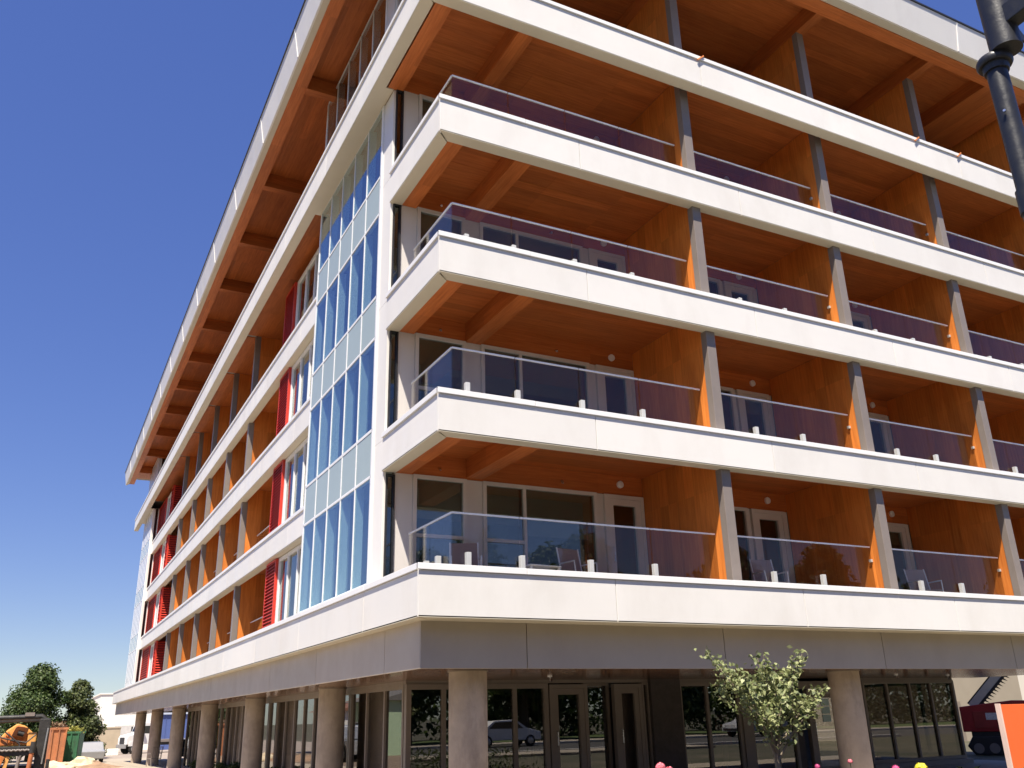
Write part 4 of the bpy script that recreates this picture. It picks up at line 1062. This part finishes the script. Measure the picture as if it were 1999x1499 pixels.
def pickup(label, loc, rz, paint):
    r = empty('pickup_truck')
    hw = 0.95
    MB().prism([(-2.8, 0.52), (-2.8, 1.12), (-0.75, 1.15), (1.0, 1.18), (2.55, 1.05), (2.75, 0.85), (2.75, 0.5), (2.15, 0.45), (1.2, 0.45), (-1.2, 0.45), (-2.2, 0.45)], 'y', -hw, hw).build('body', paint, r, bevel=0.04)
    MB().prism([(-0.72, 1.15), (-0.62, 1.82), (0.55, 1.86), (1.25, 1.18)], 'y', -hw + 0.1, hw - 0.1).build('cab', paint, r, bevel=0.05)
    for s in (-1, 1):
        y = s * (hw - 0.097)
        MB().prism([(-0.55, 1.22), (-0.5, 1.72), (0.0, 1.75), (0.0, 1.22)], 'y', y - 0.004, y + 0.004).build('side_window', carglass, r)
        MB().prism([(0.06, 1.22), (0.06, 1.75), (0.5, 1.76), (1.0, 1.22)], 'y', y - 0.004, y + 0.004).build('side_window', carglass, r)
        B(2.7, 2.765, s * 0.55 - 0.18, s * 0.55 + 0.18, 0.82, 0.98).build('headlight', M['lampw'], r)
        B(-2.815, -2.79, s * 0.82 - 0.08, s * 0.82 + 0.08, 0.75, 1.05).build('tail_light', mat('tail_red', (0.4, 0.01, 0.01), 0.3), r)
        for x in (-1.75, 1.72):
            MB().tube([(x, s * (hw - 0.02), 0.44), (x, s * (hw + 0.006), 0.44)], 0.50, 22).build('wheel_arch', M['black'], r, smooth=True)
            wheel(r, x, s * (hw - 0.08), 0.40)
    B(-2.86, -2.80, -0.9, 0.9, 0.42, 0.58).build('bumper', rimm, r); B(2.76, 2.84, -0.9, 0.9, 0.40, 0.58).build('bumper', rimm, r)
    B(-2.7, -0.8, -0.8, 0.8, 1.10, 1.16).build('load_bed', M['black'], r)
    place(r, loc, rz); tag(r, label, 'pickup'); return r
wp = mat('white_car_paint', (0.78, 0.78, 0.77), 0.25, var=0.02)
pickup('white pickup truck mirrored in the shop windows on the flank', (-8.0, 22.0, gz(0, 22)), math.radians(92), wp)
pickup('silver grey pickup truck mirrored farther along the flank windows', (-7.5, 38.0, gz(0, 38)), math.radians(88), mat('silver_car_paint', (0.42, 0.43, 0.45), 0.3, metal=0.4, var=0.02))
pickup('dark red pickup truck parked on the street behind the viewer', (8.0, -24.5, GZ + 0.004), 0.0, mat('dark_red_paint', (0.2, 0.02, 0.02), 0.3, var=0.05))

def flatbed():
    r = empty('flatbed_truck')
    cab = mat('truck_white', (0.76, 0.75, 0.72), 0.35, var=0.04)
    MB().prism([(0.0, 0.9), (0.0, 2.75), (0.35, 2.95), (1.3, 2.95), (1.65, 2.0), (2.75, 1.75), (2.9, 1.5), (2.9, 0.9)], 'y', -1.05, 1.05).build('cab', cab, r, bevel=0.05)
    for s in (-1, 1):
        MB().prism([(0.45, 1.9), (0.45, 2.65), (1.15, 2.65), (1.42, 1.95)], 'y', s * 1.053 - 0.004, s * 1.053 + 0.004).build('side_window', carglass, r)
        B(2.86, 2.92, s * 0.75 - 0.15, s * 0.75 + 0.15, 1.15, 1.4).build('headlight', M['lampw'], r)
        MB().bar((1.45, s * 1.05, 2.2), (1.5, s * 1.35, 2.3), 0.04).build('mirror_arm', M['black'], r)
        B(1.4, 1.5, s * 1.35 - 0.1, s * 1.35 + 0.1, 2.0, 2.6).build('mirror', M['black'], r)
        for x in (2.05, -3.4, -4.5): wheel(r, x, s * 0.92, 0.5, 0.3)
        MB().prism([(1.4, 0.75), (1.55, 1.15), (2.05, 1.28), (2.55, 1.15), (2.7, 0.75)], 'y', s * 1.06 - 0.02, s * 1.06 + 0.02).build('fender', cab, r)
    MB().raw([(1.345, -0.85, 2.78), (1.345, 0.85, 2.78), (1.62, 0.85, 2.12), (1.62, -0.85, 2.12), (1.37, -0.85, 2.80), (1.37, 0.85, 2.80), (1.645, 0.85, 2.13), (1.645, -0.85, 2.13)],
             [(0, 1, 2, 3), (7, 6, 5, 4), (0, 4, 5, 1), (1, 5, 6, 2), (2, 6, 7, 3), (3, 7, 4, 0)]).build('windscreen', carglass, r)
    B(-5.6, -0.1, -0.5, 0.5, 0.75, 1.05).build('chassis', M['black'], r)
    B(-5.6, -0.3, -1.2, 1.2, 1.05, 1.3).build('flatbed_deck', M['grey'], r)
    B(2.9, 3.02, -1.1, 1.1, 0.55, 0.9).build('bumper', rimm, r); B(2.9, 2.93, -0.55, 0.55, 0.95, 1.6).build('grille', M['black'], r)
    place(r, (5.4, 87, gz(0, 87)), math.radians(198), 0.95)
    tag(r, 'white flatbed truck parked beyond the far round columns', 'truck')
flatbed()
def small_car(colr, label, loc, rz):
    r = empty('parked_car')
    pm = mat('car_paint', colr, 0.22, var=0.05)
    MB().prism([(-2.1, 0.35), (-2.15, 0.85), (-1.5, 0.98), (-0.9, 1.42), (0.5, 1.45), (1.2, 0.98), (2.1, 0.80), (2.15, 0.35)], 'y', -0.86, 0.86).build('body', pm, r, bevel=0.06)
    for s in (-1, 1):
        MB().prism([(-1.25, 0.98), (-0.85, 1.34), (0.42, 1.36), (0.95, 0.98)], 'y', s * 0.862 - 0.004, s * 0.862 + 0.004).build('side_window', carglass, r)
        for x in (-1.35, 1.4): wheel(r, x, s * 0.78, 0.32, 0.2)
    B(2.10, 2.16, -0.7, 0.7, 0.4, 0.55).build('bumper', M['black'], r)
    for s in (-1, 1): B(2.05, 2.14, s * 0.62 - 0.14, s * 0.62 + 0.14, 0.6, 0.74).build('headlight', M['lampw'], r)
    place(r, loc, rz); tag(r, label, 'car')
small_car((0.015, 0.018, 0.025), 'dark car parked in the shade between the far round columns', (4.6, 56, gz(0, 56)), math.radians(80))
small_car((0.30, 0.30, 0.31), 'grey car half hidden to the right of the green dumpster', (-1.55, 61, gz(0, 61)), math.radians(95))
small_car((0.75, 0.75, 0.74), 'white car across the street mirrored in the shop windows', (19, -25.6, GZ + 0.004), 0.0)
small_car((0.05, 0.16, 0.17), 'teal car across the street mirrored in the right shop window', (29, -25.7, GZ + 0.004), 0.0)
small_car((0.45, 0.45, 0.47), 'silver car across the street mirrored in the shop front', (38, -25.6, GZ + 0.004), math.pi)

def site_machine():
    """compact loader seen from behind: black cage, orange hood, lift arms and hydraulic rams"""
    r = empty('compact_loader')
    blk = mat('greasy_black_steel', (0.03, 0.028, 0.026), 0.55, var=0.4, scale=6, bump=0.4, bscale=30)
    og = mat('machine_orange', (0.62, 0.20, 0.05), 0.5, var=0.15, scale=4, dirt=((0.25, 0.12, 0.06), 3, (1, 1, 0.5)))
    ye = mat('machine_yellow_orange', (0.75, 0.36, 0.10), 0.55, var=0.12, scale=4)
    # roll cage
    cg = MB()
    for y in (-0.1, 1.1):
        cg.tube([(-0.78, y, 0.55), (-0.78, y, 1.75), (-0.70, y, 1.90), (-0.55, y, 1.96), (0.46, y, 1.98), (0.60, y, 1.90), (0.62, y, 1.75), (0.62, y, 0.55)], 0.055, 10)
    cg.build('roll_cage', blk, r, smooth=True)
    MB().prism([(-0.74, 1.90), (-0.60, 2.02), (0.5, 2.05), (0.64, 1.93), (0.6, 1.86), (-0.7, 1.84)], 'y', 0.5, 1.15).build('canopy', blk, r, bevel=0.02)
    B(0.08, 0.30, -0.18, 0.0, 1.99, 2.08).build('light_bar', M['grey'], r)
    B(0.44, 0.70, -0.22, 0.02, 0.35, 1.93).build('rear_post', blk, r, bevel=0.03)
    # engine cover, tilted and with open louvres
    eh = MB().prism([(-0.50, 1.36), (-0.28, 1.66), (-0.06, 1.82), (0.14, 1.76), (0.34, 1.58), (0.42, 1.30), (-0.52, 1.28)], 'y', 0.25, 0.85).build('engine_cover', ye, r, bevel=0.03)
    for k in range(4):
        MB().bar((-0.36 + k * 0.13, 0.22, 1.34), (-0.22 + k * 0.13, 0.22, 1.62), 0.03, 0.05).build('cover_rib', og, eh)
    MB().prism([(-0.16, 1.52), (-0.06, 1.80), (0.22, 1.70), (0.16, 1.46)], 'y', 0.05, 0.2).build('air_filter', og, r, bevel=0.03)
    MB().tube([(-0.02, 0.03, 1.60), (0.12, 0.03, 1.56)], 0.06, 12).build('filter_cap', blk, r, smooth=True)
    MB().prism([(-0.46, 1.30), (-0.42, 1.50), (-0.26, 1.54), (-0.2, 1.30)], 'y', -0.02, 0.18).build('valve_block', og, r, bevel=0.015)
    B(0.22, 0.42, 0.0, 0.14, 1.26, 1.60).build('tank', ye, r, bevel=0.03)
    MB().tube([(-0.4, -0.05, 1.5), (-0.1, -0.12, 1.42), (0.2, -0.1, 1.36), (0.4, -0.06, 1.55)], 0.018, 8).build('hose', blk, r, smooth=True)
    MB().tube([(-0.3, -0.05, 1.62), (0.05, -0.16, 1.34), (0.1, -0.2, 1.1)], 0.018, 8).build('hose', blk, r, smooth=True)
    # rear guard mesh posts of the cage
    for x in (-0.55, -0.62): MB().tube([(x, -0.12, 1.2), (x, -0.12, 1.9)], 0.014, 6).build('guard_bar', M['grey'], r, smooth=True)
    # cross beam with chain
    B(-0.9, 0.45, -0.35, -0.15, 1.06, 1.28).build('cross_beam', blk, r, bevel=0.015)
    for k in range(12):
        MB().tube([(-0.85 + k * 0.1, -0.37, 1.20), (-0.80 + k * 0.1, -0.385, 1.18), (-0.76 + k * 0.1, -0.37, 1.20)], 0.025, 8).build('chain_link', M['grey'], r, smooth=True)
    # lift arms and rams
    MB().bar((-0.62, -0.3, 0.15), (-0.28, -0.28, 1.06), 0.2, 0.12).build('lift_arm', og, r, bevel=0.01)
    MB().bar((-0.30, -0.3, 0.1), (-0.16, -0.28, 1.05), 0.09, 0.1).build('lift_arm', ye, r, bevel=0.01)
    ram = MB().tube([(0.30, -0.4, 0.1), (0.36, -0.4, 1.12)], 0.055, 12).build('hydraulic_ram', mat('rust_orange', (0.45, 0.15, 0.06), 0.5, var=0.2), r, smooth=True)
    MB().tube([(0.36, -0.4, 1.12), (0.38, -0.4, 1.38)], 0.07, 12).build('ram_head', blk, ram, smooth=True)
    MB().tube([(0.02, -0.3, 0.2), (0.10, -0.3, 1.05)], 0.045, 10).build('hydraulic_ram', M['grey'], r, smooth=True)
    MB().tube([(0.62, -0.25, 0.85), (0.66, -0.25, 1.7)], 0.022, 8).build('exhaust_pipe', rimm, r, smooth=True)
    B(0.72, 0.80, -0.2, 0.0, 0.5, 0.95).build('step_plate', blk, r)
    B(-0.85, 0.62, 0.0, 1.3, 0.30, 0.82).build('chassis', blk, r, bevel=0.03)
    for s in (-0.95, 0.72):
        tr = MB().prism([(-0.5, 0.25), (-0.35, 0.0), (1.3, 0.0), (1.5, 0.25), (1.35, 0.5), (-0.35, 0.5)], 'x', s - 0.14, s + 0.14).build('track', tyre, r, bevel=0.03)
    place(r, (-5.72, 14.0, GZ - 0.05), 0.0, 1.0)
    tag(r, 'orange and black compact loader with roll cage at the lower left corner', 'loader')
site_machine()

def rock(x, y, r, seed, label):
    bm = bmesh.new(); bmesh.ops.create_icosphere(bm, subdivisions=3, radius=r)
    rs = random.Random(seed); ph = [rs.uniform(0, 6) for _ in range(9)]
    for v in bm.verts:
        d = v.co.normalized()
        k = 1 + 0.2 * math.sin(d.x * 4 + ph[0]) * math.sin(d.y * 5 + ph[1]) + 0.16 * math.sin(d.z * 7 + ph[2] + d.x * 3) + 0.07 * math.sin(d.x * 13 + ph[3]) * math.sin(d.y * 11 + ph[4]) + rs.uniform(-0.03, 0.03)
        v.co = Vector((d.x * r * k * 1.25, d.y * r * k, max(-0.2 * r, d.z * r * k * 0.72)))
    me = bpy.data.meshes.new('boulder'); bm.to_mesh(me); bm.free(); me.materials.append(ROCK)
    o = link('boulder', me); place(o, (x, y, gz(0, y) + r * 0.15), rs.uniform(0, 6)); tag(o, label, 'rock')
ROCK = mat('pale_sandstone', (0.55, 0.45, 0.31), 0.95, var=0.15, scale=4, bump=0.5, bscale=14)
rock(-3.85, 43, 0.62, 1, 'flat pale boulder left of the two by the dumpsters')
rock(-2.75, 43.5, 0.72, 2, 'larger rounded pale boulder right in front of the green dumpster')
rock(-3.3, 42.0, 0.34, 3, 'small pale stone wedged between the two boulders')
def berm():
    xs = np.linspace(-8, 0.2, 30); ys = np.linspace(41, 48.5, 16); n = len(xs)
    v = []
    for y in ys:
        for x in xs:
            e = math.sin((y - 41) / 7.5 * math.pi) * min(1, (0.2 - x) / 2.2) * min(1, (x + 8) / 1.5)
            v.append((x, y, gz(0, y) + 0.0 + max(0, e) * (0.36 + 0.1 * math.sin(x * 2.3) + 0.05 * math.sin(x * 7 + y * 3)) + RNG.normal() * 0.015))
    f = [(j * n + i, j * n + i + 1, (j + 1) * n + i + 1, (j + 1) * n + i) for j in range(len(ys) - 1) for i in range(n - 1)]
    tag(MB().raw(v, f).build('dirt_berm', mat('bare_brown_dirt', (0.30, 0.19, 0.12), 0.95, var=0.25, scale=2, bump=0.5), smooth=True), kind='structure')
berm()

# ------------------------------------------------------------------ chairs
def chair(kind, label, loc, rz, group=None):
    r = empty('balcony_chair' if kind == 'sling' else 'metal_chair')
    fr = M['mull'] if kind == 'sling' else M['grey']
    for s in (-1, 1):
        f = MB().tube([(s * 0.27, -0.25, 0), (s * 0.27, -0.22, 0.40), (s * 0.27, 0.22, 0.38), (s * 0.27, 0.36, 0.98)], 0.016, 8)
        f.build('side_frame', fr, r, smooth=True)
        MB().tube([(s * 0.27, 0.30, 0), (s * 0.27, 0.18, 0.38)], 0.016, 8).build('leg', fr, r, smooth=True)
        MB().tube([(s * 0.27, -0.22, 0.40), (s * 0.285, -0.2, 0.63), (s * 0.285, 0.26, 0.64)], 0.016, 8).build('armrest', fr, r, smooth=True)
    if kind == 'sling':
        fab = mat('taupe_sling_fabric', (0.36, 0.27, 0.25), 0.9, var=0.05, scale=30)
        MB().raw([(-0.255, -0.22, 0.41), (0.255, -0.22, 0.41), (0.255, 0.21, 0.385), (-0.255, 0.21, 0.385), (-0.255, -0.22, 0.40), (0.255, -0.22, 0.40), (0.255, 0.21, 0.375), (-0.255, 0.21, 0.375)], [(0, 1, 2, 3), (7, 6, 5, 4), (0, 4, 5, 1), (1, 5, 6, 2), (2, 6, 7, 3), (3, 7, 4, 0)]).build('seat', fab, r)
        MB().raw([(-0.255, 0.225, 0.40), (0.255, 0.225, 0.40), (0.255, 0.36, 0.97), (-0.255, 0.36, 0.97), (-0.255, 0.237, 0.40), (0.255, 0.237, 0.40), (0.255, 0.372, 0.97), (-0.255, 0.372, 0.97)], [(0, 1, 2, 3), (7, 6, 5, 4), (0, 4, 5, 1), (1, 5, 6, 2), (2, 6, 7, 3), (3, 7, 4, 0)]).build('backrest', fab, r)
    else:
        for k in range(6): MB().bar((-0.22 + k * 0.088, 0.23, 0.40), (-0.22 + k * 0.088, 0.36, 0.95), 0.02, 0.01).build('back_slat', fr, r)
        B(-0.26, 0.26, -0.22, 0.20, 0.39, 0.405).build('seat', fr, r); MB().bar((-0.27, 0.36, 0.97), (0.27, 0.36, 0.97), 0.03).build('back_rail', fr, r)
    place(r, loc, rz); tag(r, label, 'chair', group)
zf = T[1] - 0.105
chair('sling', 'taupe sling chair before the large window of the lowest corner balcony', (3.75, 1.75, zf), math.radians(8))
chair('sling', 'taupe sling chair behind the glass corner of the lowest balcony', (1.35, 1.9, zf), math.radians(-20))
chair('sling', 'sling chair on the lowest balcony one bay right of the corner', (7.2, 1.6, zf), math.radians(15))
chair('sling', 'second sling chair on the lowest balcony one bay right of the corner', (8.5, 1.5, zf), math.radians(-10))
chair('sling', 'sling chair on the lowest balcony second bay from the corner', (11.6, 1.6, zf), math.radians(5))
chair('sling', 'right hand sling chair on the lowest balcony second bay from the corner', (13.3, 1.4, zf), math.radians(-15))
chair('metal', 'grey metal slat chair on the pavement beside the far columns', (0.75, 41.5, gz(0, 41.5) + 0.09), math.radians(200))
def low_table(label, loc):
    r = empty('balcony_table')
    B(-0.35, 0.35, -0.3, 0.3, 0.40, 0.425).build('top', M['lampw'], r, bevel=0.006)
    for sx in (-1, 1):
        for sy in (-1, 1): B(sx * 0.31 - 0.018, sx * 0.31 + 0.018, sy * 0.26 - 0.018, sy * 0.26 + 0.018, 0, 0.40).build('leg', M['lampw'], r)
    place(r, loc, 0.1); tag(r, label, 'table')
low_table('low white table between the chairs of the lowest corner balcony', (2.55, 1.3, zf))

# ------------------------------------------------------------------ things inside the shop windows
def inside():
    r = empty('red_display_stand')
    rm = mat('red_enamel', (0.55, 0.05, 0.03), 0.4, var=0.08)
    B(-0.16, 0.16, -0.12, 0.12, 0.85, 1.55).build('cabinet', rm, r, bevel=0.02); B(-0.14, 0.14, -0.125, -0.121, 0.9, 1.5).build('door', mat('red_door', (0.45, 0.03, 0.02), 0.35), r)
    B(-0.05, 0.05, -0.05, 0.05, 0.03, 0.85).build('stand', M['grey'], r); B(-0.2, 0.2, -0.2, 0.2, 0.0, 0.03).build('foot', M['grey'], r)
    place(r, (10.25, 5.75, GZ + 0.02)); tag(r, 'red cabinet on a stand behind the middle shop window', 'cabinet')
    bx = mat('cardboard', (0.42, 0.30, 0.18), 0.9, var=0.1)
    for k, (x, y, s, lab) in enumerate([(9.0, 6.0, 0.45, 'cardboard box on the floor behind the middle shop window'), (9.25, 6.6, 0.6, 'larger cardboard box deeper inside the middle shop window'), (16.0, 6.4, 0.5, 'cardboard box behind the right shop window')]):
        b = empty('cardboard_box')
        B(-s / 2, s / 2, -s / 2, s / 2, 0, s * 0.8).build('carton', bx, b, bevel=0.006); B(-0.03, 0.03, -s / 2 - 0.002, s / 2 + 0.002, s * 0.8, s * 0.8 + 0.002).build('tape', M['beige'], b)
        place(b, (x, y, GZ + 0.02), 0.3 * k); tag(b, lab, 'box')
inside()

# pale buildings along the flank, outside the frame, that the shop windows mirror
def flank_house(label, x, y, w, d, h, colr, roofc):
    r = empty('street_house', (x, y, gz(0, y)))
    g = gz(0, y)
    wm = mat('house_wall_' + str(int(abs(x * 7 + y))), colr, 0.8, var=0.04, scale=0.7)
    B(x - w, x, y, y + d, g - 0.2, g + h).build('wall', wm, r)
    MB().prism([(x - w - 0.3, g + h), (x + 0.4, g + h), (x - w / 2, g + h + 1.6)], 'y', y - 0.3, y + d + 0.3).build('roof', mat('house_roof_' + str(int(abs(x * 5 + y))), roofc, 0.85), r)
    for k in range(int(d // 3)):
        wn = B(x + 0.001, x + 0.05, y + 1 + k * 3, y + 2.2 + k * 3, g + 0.9, g + 2.1).build('window', M['mull'], r)
        B(x + 0.051, x + 0.06, y + 1.08 + k * 3, y + 2.12 + k * 3, g + 0.98, g + 2.02).build('pane', carglass, wn)
    for k in range(3):
        wn = B(x - w + 1.2 + k * 3.6, x - w + 2.6 + k * 3.6, y - 0.05, y - 0.001, g + 0.9, g + 2.2).build('window', M['mull'], r)
        B(x - w + 1.28 + k * 3.6, x - w + 2.52 + k * 3.6, y - 0.06, y - 0.051, g + 0.98, g + 2.12).build('pane', carglass, wn)
    tag(r, label, 'house')
flank_house('cream house along the flank mirrored in the shop windows', -13, 30, 12, 6, 3.2, (0.70, 0.58, 0.44), (0.2, 0.1, 0.07))
flank_house('pale green house along the flank mirrored in the shop windows', -12, 46, 12, 7, 3.4, (0.42, 0.56, 0.38), (0.15, 0.14, 0.13))
flank_house('white house along the flank mirrored in the shop windows', -14, 62, 12, 8, 3.2, (0.78, 0.77, 0.74), (0.25, 0.12, 0.08))
